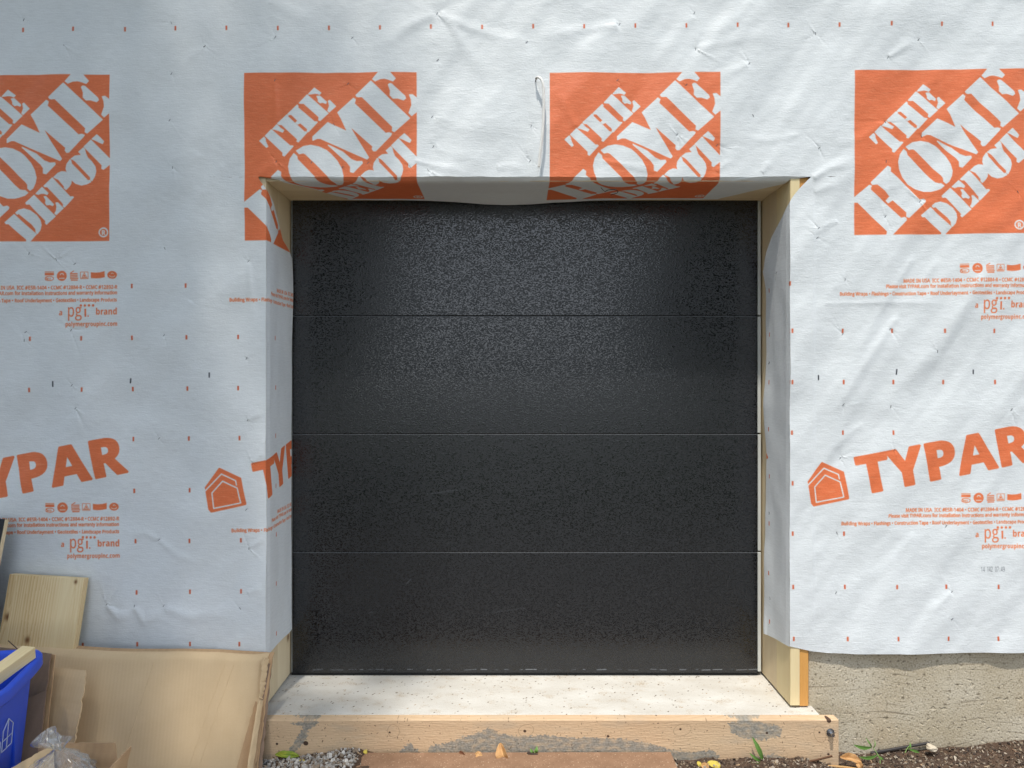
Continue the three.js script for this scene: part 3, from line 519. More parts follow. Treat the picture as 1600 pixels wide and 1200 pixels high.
{
  const L = [], seg = (a, b, s) => { const n = Math.max(1, Math.round((b - a) / s)); return [...Array(n + 1)].map((_, i) => a + (b - a) * i / n); };
  const EL = -0.975, ER = 1.102, TOP = 2.352, S = 0.0062;
  const lintel = x => TOP + 0.0022 * noise(x * 26, 3) + 0.0022 * noise(x * 9, 8) + 0.0014 * Math.abs(noise(x * 48, 5));
  patch([...seg(-3.6, -2.1, 0.04).slice(0, -1), ...seg(-2.1, 2.1, S), ...seg(2.1, 3.6, 0.04).slice(1)], (x, t) => [x, mix(lintel(x), 3.61, t)], 190, L);
  const notchL = y => EL - 0.030 * sstep(2.295, TOP, y), notchR = y => ER + 0.085 * Math.pow(clamp((y - 2.25) / (TOP - 2.25)), 1.3);
  const hemL = x => 0.462 + 0.004 * noise(x * 5, 1), hemR = x => sy(lut([[1234, 1010], [1250, 1014], [1268, 1018], [1290, 1020], [1350, 1021.5], [1450, 1021], [1600, 1019], [1800, 1019]], x * SU + 800)) + 0.0012 * noise(x * 8, 4);
  patch([...seg(-3.6, -2.1, 0.04).slice(0, -1), ...seg(-2.1, EL, S)], (x, t) => { const y = mix(hemL(x), lintel(x), t), k = sstep(-1.25, EL, x); return [x + k * (notchL(y) - EL), y]; }, 310, L);
  patch([...seg(ER, 2.1, S), ...seg(2.1, 3.6, 0.04).slice(1)], (x, t) => { const y = mix(hemR(x), lintel(x), t), k = 1 - sstep(ER, 1.35, x); return [x + k * (notchR(y) - ER), y, 0.004 * sstep(0.6, 0.47, y) * (0.6 + noise(x * 6, 2))]; }, 310, L);
  part('wall_sheet', mergeGeometries(L), mWrap, wrap);
  // flaps turned into the doorway
  const flap = (f, nu, nv, uvf) => { const pos = [], uv = [], idx = []; for (let j = 0; j <= nv; j++) for (let i = 0; i <= nu; i++) { const q = f(i / nu, j / nv); pos.push(q[0], q[1], q[2]); uv.push(...uvOf(...uvf(q))); } const n = nu + 1; for (let j = 0; j < nv; j++) for (let i = 0; i < nu; i++) { const a = j * n + i; idx.push(a, a + 1, a + n, a + 1, a + n + 1, a + n); } const g = new THREE.BufferGeometry(); g.setAttribute('position', new THREE.Float32BufferAttribute(pos, 3)); g.setAttribute('uv', new THREE.Float32BufferAttribute(uv, 2)); g.setIndex(idx); g.computeVertexNormals(); return g; };
  // w is the depth into the opening; q[3], q[4] carry sheet coordinates
  const topL = w => lut([[0, 2.302], [0.064, 2.271], [0.116, 2.219], [0.179, 2.139], [0.25, 2.108], [0.29, 2.075]], w);
  part('jamb_flap', flap((a, b) => {
    const w = a * (0.285 + 0.008 * noise(b * 5, 2)), y = mix(0.452 + 0.004 * noise(a * 3, 3), topL(w), b);
    const bulge = 0.004 * sstep(0, 0.03, w) + 0.009 * sstep(0.12, 0.29, w) * (0.45 + 0.7 * noise(y * 2.2, 6) + 0.8 * Math.exp(-(((y - 1.95) / 0.16) ** 2))) + 0.0022 * noise(w * 14, y * 6, 3);
    return [EL + 0.0005 + Math.max(0.0008, bulge) * (w > 0.002 ? 1 : 0), y, -w + crease(EL, y) * Math.exp(-w / 0.01), 0];
  }, 44, 180, q => [416 - q[2] * SU, 600 - (q[1] - EYE) * SU]), mWrap, wrap);
  const topR = w => lut([[0, 2.252], [0.08, 2.20], [0.157, 2.148], [0.2, 2.09], [0.24, 2.02]], w);
  part('jamb_flap', flap((a, b) => {
    const w = a * (0.238 + 0.010 * noise(b * 9, 7) + 0.01 * sstep(0.93, 1, b)), y = mix(mix(0.487, 0.452, a), topR(w), b);
    const wave = 0.5 + 0.9 * noise(y * 4.2, 2) + 0.5 * noise(y * 9, 5);
    const off = 0.003 * sstep(0, 0.03, w) + 0.010 * sstep(0.15, 0.24, w) * Math.max(0, wave) + 0.014 * sstep(0.03, 0.24, w) * Math.exp(-(((y - 2.1) / 0.13) ** 2)) + 0.0022 * noise(w * 12, y * 7, 9) + 0.006 * sstep(0.21, 0.24, w) * sstep(0.6, 0.46, y);
    return [ER - 0.0005 - Math.max(0.0008, off) * (w > 0.002 ? 1 : 0), y, -w + crease(ER, y) * Math.exp(-w / 0.01), 0];
  }, 40, 180, q => [1234 + q[2] * SU, 600 - (q[1] - EYE) * SU]), mWrap, wrap);
  const hl = [[0, -1.003], [0.006, -0.93], [0.05, -0.872], [0.108, -0.816], [0.264, -0.711], [0.3, -0.69]], hr = [[0, 1.185], [0.006, 1.104], [0.036, 1.09], [0.08, 1.046], [0.233, 0.91], [0.3, 0.86]];
  part('header_flap', flap((a, b) => {
    const w0 = b * 0.288, xm = mix(lut(hl, w0), lut(hr, w0), a), w = b * (0.272 + 0.02 * Math.exp(-(((xm - 0.0) / 0.3) ** 2)) + 0.005 * noise(xm * 3, 1) - 0.012 * sstep(0.35, 0.6, xm));
    const x = mix(lut(hl, w), lut(hr, w), a);
    const y = HEAD - 0.005 + (lintel(x) - HEAD + 0.005) * Math.exp(-w / 0.010) - 0.016 * sstep(0.14, 0.285, w) * Math.exp(-(((x + 0.02) / 0.24) ** 2)) - 0.004 * sstep(0.2, 0.28, w) * Math.max(0, noise(x * 4, 6)) + 0.0014 * noise(x * 12, w * 12, 4);
    return [x, y, -w + crease(x, TOP) * Math.exp(-w / 0.01), 0];
  }, 220, 36, q => [q[0] * SU + 800, 276 - q[2] * SU]), mWrap, wrap);
  // staples, each a bent wire on the sheet
  const sg = mergeGeometries([new THREE.BoxGeometry(0.0105, 0.0016, 0.0014), new THREE.BoxGeometry(0.0014, 0.0018, 0.003).translate(-0.0048, 0, -0.001), new THREE.BoxGeometry(0.0014, 0.0018, 0.003).translate(0.0048, 0, -0.001)]);
  const sm = std({ color: 0x6d6f72, metalness: 0.9, roughness: 0.45 }), r = rngOf(44);
  for (const p of PUCK) { const m = part('staple', sg, sm, wrap); m.position.set(p.x, p.y, crease(p.x, p.y) + 0.0008); m.rotation.z = r() < 0.5 ? 0.6 + r() * 0.5 : (r() - 0.5) * 1.6 + 1.5; }
  for (const [y, w] of [[1.99, 0.12], [1.62, 0.2], [1.34, 0.2], [0.98, 0.2], [0.62, 0.19], [0.5, 0.2]]) { const m = part('staple', sg, sm, wrap); m.position.set(ER - 0.006, y, -w); m.rotation.set(0.6 + y, Math.PI / 2, 0); }
}
// ---------------------------------------------------------------- cord hanging from a nail above the door
{
  const g = thing('cord', 'thin white cord hanging from a nail above the doorway', 'cord', [sx(837), sy(128), 0]);
  part('nail', tube([[0, 0, -0.01], [0, 0.002, 0.030]], 0.0022, 4, 6), std({ color: 0x4a453f, metalness: 0.7, roughness: 0.5 }), g);
  part('strand', tube([[0.0, 0.003, 0.018], [0.006, 0.006, 0.026], [0.017, -0.002, 0.034], [0.026, -0.022, 0.037], [0.030, -0.07, 0.036], [0.029, -0.16, 0.034], [0.026, -0.22, 0.032], [0.018, -0.28, 0.028], [0.012, -0.345, 0.024]], 0.0052, 60, 8), std({ color: 0xe8e6df, roughness: 0.6 }), g);
}
{ // wire twist left on the underside of the header
  single('wire_scrap', tube([[0.36, HEAD - 0.012, -0.06], [0.375, HEAD - 0.03, -0.05], [0.39, HEAD - 0.02, -0.065], [0.42, HEAD - 0.022, -0.055], [0.43, HEAD - 0.03, -0.06], [0.40, HEAD - 0.042, -0.06]], 0.0013, 30, 5), std({ color: 0x3b342e, roughness: 0.6 }), 'short bent dark wire under the header near the middle', 'wire');
}

// ---------------------------------------------------------------- things leaning at left
const AT = (px, py, z) => { const k = (2.7 - z) / 1063; return [(px - 800) * k, EYE + (600 - py) * k, z]; };
function leaningBoard(name, label, cat, tl, tr, zTop, slope, th, yBot, mats, sideName) {
  // a board whose face leans back by 'slope' metres of z per metre of height
  const A = new THREE.Vector3(...AT(...tl, zTop)), B = new THREE.Vector3(...AT(...tr, zTop)), w = A.distanceTo(B), h = (A.y - yBot) * Math.hypot(1, slope);
  const g = thing(name, label, cat);
  const geo = boxUV(new RoundedBoxGeometry(w, h, th, 1, 0.0015), 'y', 0.12, 0.15);
  const m = part('plank', geo, mats, g); m.position.set(0, -h / 2, -th / 2);
  g.position.copy(A).add(B).multiplyScalar(0.5); g.rotation.set(-Math.atan(slope), 0, Math.atan2(B.y - A.y, B.x - A.x), 'ZXY');
  return { g, w, h, th };
}
{
  const mBoard = woodMat(woodTex(41, [232, 212, 168], [186, 140, 82], { knots: 0, rings: 14, streak: 1.3, at: [[0.395, 0.33, 0.011], [0.085, 0.25, 0.009], [0.235, 0.475, 0.006], [0.2, 0.9, 0.012]] }));
  leaningBoard('pine_board', 'wide knotty pale pine board leaning on the wrap behind the cardboard', 'board', [15, 897], [131, 904], 0.055, 0.16, 0.034, 0.12, mBoard);
  const dark = std({ map: rep(dataTex(128, 128, (i, j) => { const t = noise(i / 3, j / 3, 2) * 10 + noise(i / 20, j / 16, 3) * 8; return [40 + t, 41 + t, 45 + t]; }), 4, 4), roughness: 0.85 });
  const { g, w, h, th } = leaningBoard('black_faced_panel', 'black faced panel with raw tan edge leaning at the far left', 'panel', [-210, 800], [8, 811], 0.085, 0.2, 0.012, 0.12, dark);
  const e = part('raw_edge', boxUV(new THREE.BoxGeometry(0.004, h - 0.002, th + 0.003), 'y', 0.3, 0.2), mPine2, g); e.position.set(w / 2 + 0.0035, -h / 2, -th / 2);
}
const cardTex = (seed, a, b, lineAmt) => dataTex(512, 512, (i, j) => {
  const x = i / 512, y = j / 512, flute = Math.sin(i / 512 * 62.83185 * 2) , n = fbm(x * 5, y * 5, seed, 4), f = noise(i / 1.7, j / 5, seed + 2), s = noise(x * 26, y * 1.6, seed + 4);
  return c3(a, b, clamp(0.45 + n * 0.5 + 0.25 * f + lineAmt * (0.18 * flute + 0.35 * s)));
});
const mCard = std({ map: rep(cardTex(3, [212, 185, 145], [198, 169, 129], 0.06), 2, 2), roughness: 0.86, bumpMap: rep(dataTex(512, 512, (i, j) => 0.5 + 0.3 * Math.sin(i / 512 * 2 * Math.PI * 40) + 0.3 * noise(i / 40, j / 60, 3), { srgb: false }), 2, 2), bumpScale: 0.00025 });
const mCardIn = std({ map: rep(cardTex(9, [194, 160, 120], [170, 136, 100], 0.5), 2, 2), roughness: 0.9 });
const mCardOldShaded = std({ map: rep(cardTex(14, [146, 122, 100], [122, 100, 82], 0.4), 2, 2), roughness: 0.9 });  // older brown-grey card, with the shade beside the bin darkened into its colour
const V3 = (x, y, z) => new THREE.Vector3(x, y, z);
{
  const fb = thing('flattened_carton', 'large flattened tan cardboard carton leaning on the wall left of the doorway', 'carton');
  const crest = x => lut([[-2.6, 0.57], [-2.01, 0.5375], [-1.62, 0.512], [-1.3, 0.493], [-0.96, 0.471]], x);
  const lead = x => 0.05 * sstep(-1.1, -1.55, x);
  const face = (xl, xr, z0, z1, yb, wav, curl) => (u, v) => {
    const x = mix(xl, xr, u), yt = crest(x), y = mix(yb, yt, v), t = (yt - y) / 0.42;
    const xr2 = x + (u > 0.6 ? (u - 0.6) / 0.4 * (0.006 * noise(y * 30, 3) + 0.02 * (-t) * 0.25) : 0);
    return V3(xr2, y, mix(z0, z1, clamp(t)) + lead(x) + wav * (0.005 * noise(x * 3.2, y * 2.2, 5) + 0.0025 * noise(x * 15, y * 3, 7)) - curl * sstep(0.965, 1, u) * 0.022 - 0.02 * sstep(0.97, 1, v));
  };
  const uvm = (u, v, p) => [p.x + 0.1 * p.y, p.y];
  const front = part('front_panel', slab(face(-2.6, -0.952, 0.062, 0.245, 0.06, 1, 1), 120, 40, 0.005, uvm), mCard, fb);
  // pressed crease lines running down the panel
  for (const [a, b] of [[-1.10, -1.19], [-1.065, -1.155], [-1.36, -1.42]]) {
    const F = face(-2.6, -0.952, 0.062, 0.245, 0.06, 1, 1), pts = [];
    for (let k = 0; k <= 20; k++) { const v = k / 20 * 0.985, x = mix(b, a, v), p = F((x + 2.6) / (-0.952 + 2.6), v); pts.push([p.x, p.y + 0.001, p.z + 0.0018]); }
    part('score_line', tube(pts, 0.0016, 40, 5), mCard, front);
  }
  part('back_panel', slab(face(-2.55, -0.936, 0.034, 0.215, 0.06, 0.6, 0), 80, 30, 0.005, uvm), mCardIn, fb);
  // crushed side strip: narrow folded layers along the right end
  const strip = (tl, tr, bl, br, zt, zb, n, mat, torn, th = 0.0035) => part(n, slab((u, v) => {
    const P = (a, z) => V3(...AT(a[0], a[1], z)), top = P(tl, zt).lerp(P(tr, zt - 0.012), u), bot = P(bl, zb).lerp(P(br, zb - 0.02), u), q = bot.lerp(top, v);
    q.x += torn * 0.004 * noise(v * 14, u * 2 + torn, 3); q.z += 0.006 * Math.sin(u * 3) + 0.004 * noise(v * 5, u * 2, 8); if (v > 0.97) q.y += torn * 0.012 * noise(u * 6, 2, 9); return q;
  }, 8, 40, th, uvm), mat, fb);
  strip([411, 1040], [425, 1036], [388, 1215], [408, 1215], 0.055, 0.20, 'side_strip', mCardOldShaded, 1.3);
  strip([399, 1096], [416, 1113], [366, 1215], [396, 1215], 0.115, 0.232, 'side_strip', mCardIn, 0.8);
  strip([404, 1092], [411, 1094], [384, 1215], [393, 1215], 0.128, 0.250, 'side_strip', mCard, 0.5);
  strip([410, 1030], [420, 1028], [405, 1090], [412, 1092], 0.067, 0.112, 'torn_flap', mCard, 1.2, 0.002);
}
{
  // torn sheet whose free edge curls forward
  const edgeX = v => lut([[0, -1.585], [0.25, -1.535], [0.5, -1.515], [0.75, -1.52], [0.9, -1.53], [1, -1.545]], v);
  single('torn_cardboard', slab((u, v) => {
    const y = mix(0.1, 0.492 + 0.035 * (1 - u), v), xr = edgeX(v) + 0.006 * noise(v * 22, 4) + 0.003 * noise(v * 60, 9), x = mix(-1.98, xr, u);
    return V3(x, y, mix(0.34, 0.215, v) + 0.06 * u * u * Math.sin(Math.PI * clamp(1 - v * 0.9)) + 0.01 * noise(x * 5, y * 5));
  }, 40, 60, 0.005, (u, v, p) => [p.x, p.y]), mCard, 'tan cardboard sheet with a ragged torn edge curling out of the stack', 'cardboard');
  const g = thing('folded_carton', 'dull brown folded carton wedged between the blue bin and the torn cardboard', 'carton');
  const panel = (a, b, c, d, n, mat, z) => part(n, slab((u, v) => { const p = V3(...AT(...a)).lerp(V3(...AT(...b)), u), q = V3(...AT(...d)).lerp(V3(...AT(...c)), u), r = q.lerp(p, v); r.z += 0.006 * noise(r.x * 9, r.y * 9, z); r.x += 0.003 * noise(v * 12, z) * u; return r; }, 20, 30, 0.005, (u, v, p) => [p.x + p.z, p.y]), mat, g);
  panel([-60, 1003, 0.27], [80, 1021, 0.30], [58, 1215, 0.40], [-70, 1215, 0.42], 'front_panel', mCardOldShaded, 2);
  panel([20, 1012, 0.265], [87, 1023, 0.285], [66, 1215, 0.385], [0, 1215, 0.40], 'back_panel', mCardIn, 4);
  panel([40, 1093, 0.36], [73, 1078, 0.345], [56, 1215, 0.41], [30, 1215, 0.42], 'flap', mCardOldShaded, 6);
}
// blue recycling bin
{
  const scuff = (i, j) => clamp((noise(i / 3, j / 30, 4) - 0.3) * 1.2) + 0.6 * clamp((fbm(i / 40, j / 40, 6, 3) - 0.1) * 1.6);
  const mBlue = std({ map: rep(dataTex(256, 256, (i, j) => c3([34, 78, 204], [104, 128, 196], 0.35 * scuff(i, j))), 6, 1), roughness: 0.46 });
  const cx = -1.795, cz = 0.665, bin = thing('recycling_bin', 'blue plastic recycling bin with white printing at the left edge', 'bin', [cx, 0.075, cz]);
  const N = 96, ring = (hx, hz, r, y, lift = 0) => { const o = []; for (let i = 0; i < N; i++) { const a = i / N * Math.PI * 2, ca = Math.cos(a), sa = Math.sin(a), e = 0.22; const x = Math.sign(ca) * Math.pow(Math.abs(ca), e) * hx, z = Math.sign(sa) * Math.pow(Math.abs(sa), e) * hz; o.push([x, y + lift * Math.pow(Math.max(0, Math.cos(z / hz * 1.5)), 1.5) * (x > 0 ? 1 : 0.0), z]); } return o; };
  const loft = rings => { const pos = [], uv = [], idx = []; rings.forEach((R, j) => R.forEach(([x, y, z], i) => { pos.push(x, y, z); uv.push(i / N, j / rings.length); })); for (let j = 0; j < rings.length - 1; j++) for (let i = 0; i < N; i++) { const a = j * N + i, b = j * N + (i + 1) % N; idx.push(a, a + N, b, b, a + N, b + N); } const g = new THREE.BufferGeometry(); g.setAttribute('position', new THREE.Float32BufferAttribute(pos, 3)); g.setAttribute('uv', new THREE.Float32BufferAttribute(uv, 2)); g.setIndex(idx); g.computeVertexNormals(); return g; };
  bin.rotation.y = 0.2; bin.scale.y = 1.07;
  const H = 0.515, D = -0.024;
  part('tub', loft([ring(0.19, 0.19, 1, 0.004), ring(0.198, 0.198, 1, 0.0), ring(0.215, 0.215, 1, 0.2), ring(0.232, 0.232, 1, 0.40), ring(0.238, 0.238, 1, 0.478, D), ring(0.232, 0.232, 1, 0.48, D), ring(0.226, 0.226, 1, 0.40), ring(0.208, 0.208, 1, 0.2), ring(0.19, 0.19, 1, 0.02), ring(0.01, 0.01, 1, 0.02)]), mBlue, bin);
  part('rim', loft([ring(0.236, 0.236, 1, 0.478, D), ring(0.258, 0.258, 1, 0.474, D), ring(0.263, 0.263, 1, 0.48, D), ring(0.262, 0.262, 1, 0.506, D), ring(0.256, 0.256, 1, H, D), ring(0.246, 0.246, 1, H, D), ring(0.236, 0.236, 1, 0.505, D), ring(0.233, 0.233, 1, 0.47, D)]), mBlue, bin);
  for (const z of [-0.11, 0.12]) part('rib', box(0.208, 0.228, 0.03, 0.44, z - 0.012, z + 0.012, 'y', 0, 0, 0.004), mBlue, bin);
  // white line drawing of houses and a slanted bar on the side
  const ink = std({ color: 0xb9c2d6, roughness: 0.6 }), S = (pts, r = 0.0016) => tube(pts.map(([z, y]) => [0.2035 + y * 0.083 + 0.0035, y, z]), r, 20, 4), sh = [];
  const zig = l => { for (let i = 0; i < l.length - 1; i++) sh.push(S([l[i], l[i + 1]])); };
  zig([[-0.07, 0.30], [-0.07, 0.36], [-0.04, 0.385], [-0.012, 0.36], [-0.012, 0.30], [-0.07, 0.30]]); zig([[-0.07, 0.33], [-0.012, 0.33]]); zig([[-0.04, 0.385], [-0.04, 0.30]]);
  zig([[0.0, 0.27], [0.0, 0.335], [0.03, 0.36], [0.06, 0.335], [0.06, 0.27], [0.0, 0.27]]); zig([[0.0, 0.305], [0.06, 0.305]]); zig([[0.03, 0.36], [0.03, 0.27]]);
  part('house_drawing', mergeGeometries(sh), ink, bin);
  part('slanted_bar', slab((u, v) => { const y = mix(0.17, 0.245, v) , z = mix(-0.05, 0.02, v) + u * 0.03; return V3(0.2035 + y * 0.083 + 0.004, y - 0.02 + u * 0.01, z + 0.05); }, 4, 4, 0.0012), ink, bin);
  const w = thing('lumber_offcut', 'short sawn lumber offcut resting on the rim of the blue bin', 'lumber');
  const m = part('stick', boxUV(new RoundedBoxGeometry(0.045, 0.5, 0.04, 1, 0.002), 'y', 0.05, 0.4), mPaleEdge, w);
  const a = V3(...AT(46, 1018, 0.44)), b = V3(...AT(-44, 1083, 0.66)), dir = a.clone().sub(b).normalize();
  w.position.copy(a).addScaledVector(dir, -0.25); w.quaternion.setFromUnitVectors(V3(0, 1, 0), dir);
  single('bent_nail', tube([AT(30, 1016, 0.43), AT(22, 1009, 0.425), AT(13, 1001, 0.42)], 0.0016, 10, 5), std({ color: 0x4d3a2e, roughness: 0.6, metalness: 0.5 }), 'thin rusty nail sticking up from the lumber offcut', 'nail');
}
// open carton and clear bag in front
{
  const g = thing('open_carton', 'open brown cardboard box with raised flaps in the bottom left corner', 'carton');
  const quad = (n, a, b, c, d, mat, th = 0.004) => part(n, slab((u, v) => { const p = V3(...AT(...a)).lerp(V3(...AT(...b)), u), q = V3(...AT(...d)).lerp(V3(...AT(...c)), u), r = q.lerp(p, v); r.y += 0.003 * noise(u * 7, v * 4, 3) + (v > 0.96 ? 0.0025 * noise(u * 18, 6) : 0); r.z += 0.005 * noise(u * 3, v * 3, 8); return r; }, 30, 12, th, (u, v, p) => [p.x + p.z, p.y]), mat, g);
  quad('back_flap', [60, 1161, 0.50], [180, 1160, 0.50], [190, 1225, 0.52], [60, 1225, 0.52], mCardIn);
  quad('left_flap', [12, 1203, 0.64], [84, 1162, 0.51], [86, 1240, 0.56], [40, 1260, 0.66], mCard);
  quad('right_flap', [168, 1203, 0.60], [205, 1165, 0.54], [192, 1225, 0.53], [160, 1250, 0.62], mCardIn);
  const X0 = -1.60, X1 = -1.24, Y0 = 0.075, Y1 = 0.245, Z0 = 0.53, Z1 = 0.86;
  part('side_wall', box(X0, X1, Y0, Y1, Z0, Z0 + 0.005, 'y'), mCard, g); part('side_wall', box(X0, X1, Y0, Y1, Z1 - 0.005, Z1, 'y'), mCard, g);
  part('side_wall', box(X0, X0 + 0.005, Y0, Y1, Z0 + 0.006, Z1 - 0.006, 'y'), mCard, g); part('side_wall', box(X1 - 0.005, X1, Y0, Y1, Z0 + 0.006, Z1 - 0.006, 'y'), mCard, g);
  const film = new THREE.MeshPhysicalMaterial({ color: 0xf8fafa, transmission: 0.9, thickness: 0, roughness: 0.12, ior: 1.5, specularIntensity: 1, side: THREE.DoubleSide });
  const bag = thing('plastic_bag', 'clear crinkled plastic bag tied at the neck inside the open carton', 'bag', AT(92, 1172, 0.60));
  const prof = [[0.070, -0.15], [0.082, -0.11], [0.076, -0.07], [0.058, -0.038], [0.034, -0.016], [0.016, -0.004], [0.011, 0.004], [0.016, 0.014], [0.024, 0.024]];
  const pos = [], idx = [], uv = [], N = 120, M = 64;
  for (let j = 0; j <= M; j++) for (let i = 0; i <= N; i++) { const t = j / M * (prof.length - 1), k = Math.min(prof.length - 2, Math.floor(t)), f = t - k, a = i / N * Math.PI * 2, c = i === N ? 0 : a; let r = mix(prof[k][0], prof[k + 1][0], f), y = mix(prof[k][1], prof[k + 1][1], f); const cr = Math.abs(noise(Math.cos(c) * 3.4, Math.sin(c) * 3.4, y * 26)) * 0.5 + Math.abs(noise(Math.cos(c) * 8, Math.sin(c) * 8, y * 40)) * 0.35; r *= 0.86 + cr; pos.push(Math.cos(a) * r, y, Math.sin(a) * r); uv.push(i / N, j / M); }
  for (let j = 0; j < M; j++) for (let i = 0; i < N; i++) { const a = j * (N + 1) + i; idx.push(a, a + N + 1, a + 1, a + 1, a + N + 1, a + N + 2); }
  const bg = new THREE.BufferGeometry(); bg.setAttribute('position', new THREE.Float32BufferAttribute(pos, 3)); bg.setAttribute('uv', new THREE.Float32BufferAttribute(uv, 2)); bg.setIndex(idx); bg.computeVertexNormals();
  part('pouch', bg, film, bag); bag.scale.setScalar(1.2);
  part('loose_end', slab((u, v) => V3(mix(0.006, mix(-0.075, 0.012, u), v), mix(0.0, mix(0.010, 0.056, Math.sin(u * 2.4)), v), 0.012 * Math.sin(u * 8) * v + 0.008 * noise(u * 9, v * 6)), 30, 16, 0.0006), film, bag);
}

// ---------------------------------------------------------------- on the ground
{
  const mG = std({ map: rep(dataTex(512, 128, (i, j) => { const n = fbm(i / 50, j / 30, 3, 4), f = noise(i / 2.4, j / 2.4, 6); let c = c3([150, 118, 92], [124, 94, 70], clamp(n + 0.5)); if (f > 0.5) c = c3(c, [216, 200, 172], 0.75); if (f < -0.52) c = c3(c, [86, 62, 44], 0.7); return c; }), 1.2, 3), roughness: 0.9 });
  single('ground_plank', (() => { const b = new RoundedBoxGeometry(1.19, 0.022, 0.30, 2, 0.003).rotateY(0.004); b.translate(0.012, 0.114, 0.252); return boxUV(b, 'x'); })(), mG, 'reddish brown plank lying flat on the dirt in front of the form board', 'plank');
}
const leafGeo = (L, W, curl, fold) => slab((u, v) => { const t = v, w = W * Math.pow(Math.sin(Math.PI * clamp(t * 0.96 + 0.02)), 0.7) * (1 + 0.12 * noise(t * 9, 2)), x = (u - 0.5) * 2 * w; return V3(x, curl * Math.sin(t * 3) + fold * Math.abs(x) + 0.12 * L * noise(u * 2, t * 3, curl * 90), (t - 0.5) * L); }, 8, 14, 0.0008);
const leafMat = (a, b) => std({ map: dataTex(64, 64, (i, j) => c3(a, b, clamp(0.5 + 0.9 * fbm(i / 14, j / 14, a[0] / 40, 3) + (Math.abs(i - 32) < 2 ? -0.4 : 0)))), roughness: 0.7 });
const LT = leafMat([202, 162, 108], [164, 118, 72]), LY = leafMat([200, 182, 70], [170, 150, 64]), LB = leafMat([120, 74, 44], [88, 54, 34]), LG = leafMat([96, 128, 40], [176, 168, 50]);
[
  ['fallen_leaf', 'large curled tan dead leaf standing against the form board above the plank', 787, 1177, 0.118, 0.075, 0.022, 0.016, 0.6, [1.15, 0.4, 0.3], LT],
  ['fallen_leaf', 'small pale tan leaf just left of the large curled leaf', 748, 1181, 0.122, 0.034, 0.012, 0.008, 0.4, [0.5, 1.2, 0.2], LT],
  ['fallen_leaf', 'small dark brown leaf curled at the back of the plank', 723, 1178, 0.112, 0.034, 0.008, 0.006, 0.6, [0.5, 0.9, 0.6], LB],
  ['fallen_leaf', 'brown crumpled leaf near the bottom edge on the plank', 690, 1194, 0.15, 0.036, 0.011, 0.01, 0.5, [0.4, 1.4, 0.3], LB],
  ['fallen_leaf', 'long green and yellow leaf at the left foot of the form board', 449, 1180, 0.10, 0.095, 0.013, 0.006, 0.4, [0.5, 1.48, 0.2], LG],
  ['fallen_leaf', 'bright yellow leaf tip on the grey gravel', 472, 1196, 0.14, 0.05, 0.016, 0.006, 0.3, [0.9, 0.3, 0], LY],
  ['fallen_leaf', 'tiny yellow leaf on the left end of the plank', 571, 1175, 0.108, 0.018, 0.008, 0.003, 0.3, [0.6, 0.8, 0], LY],
  ['fallen_leaf', 'yellow leaf right of the plank', 1116, 1195, 0.14, 0.05, 0.015, 0.003, 0.15, [0.35, 1.1, 0.1], LY],
  ['fallen_leaf', 'small yellow scrap of leaf beside the right end of the plank', 1092, 1194, 0.135, 0.02, 0.008, 0.004, 0.3, [0.8, 0.2, 0], LY],
  ['fallen_leaf', 'tan leaf scrap between the two yellow leaves', 1101, 1198, 0.145, 0.03, 0.012, 0.006, 0.5, [0.6, 1.0, 0.2], LT],
  ['fallen_leaf', 'folded orange tan leaf on the dirt at the right end of the form board', 1329, 1187, 0.08, 0.075, 0.016, 0.012, 0.7, [0.5, 1.3, 0.25], LT],
  ['fallen_leaf', 'short curled orange leaf below the folded one', 1342, 1196, 0.10, 0.032, 0.012, 0.012, 0.6, [0.9, 0.5, 0.3], LT],
].forEach(([n, label, px, py, z, L, W, curl, fold, rot, mat]) => { const m = single(n, leafGeo(L, W, curl, fold), mat, label, 'leaf', 'fallen leaves on the ground'); m.position.set(...AT(px, py, z)); m.rotation.set(...rot); });
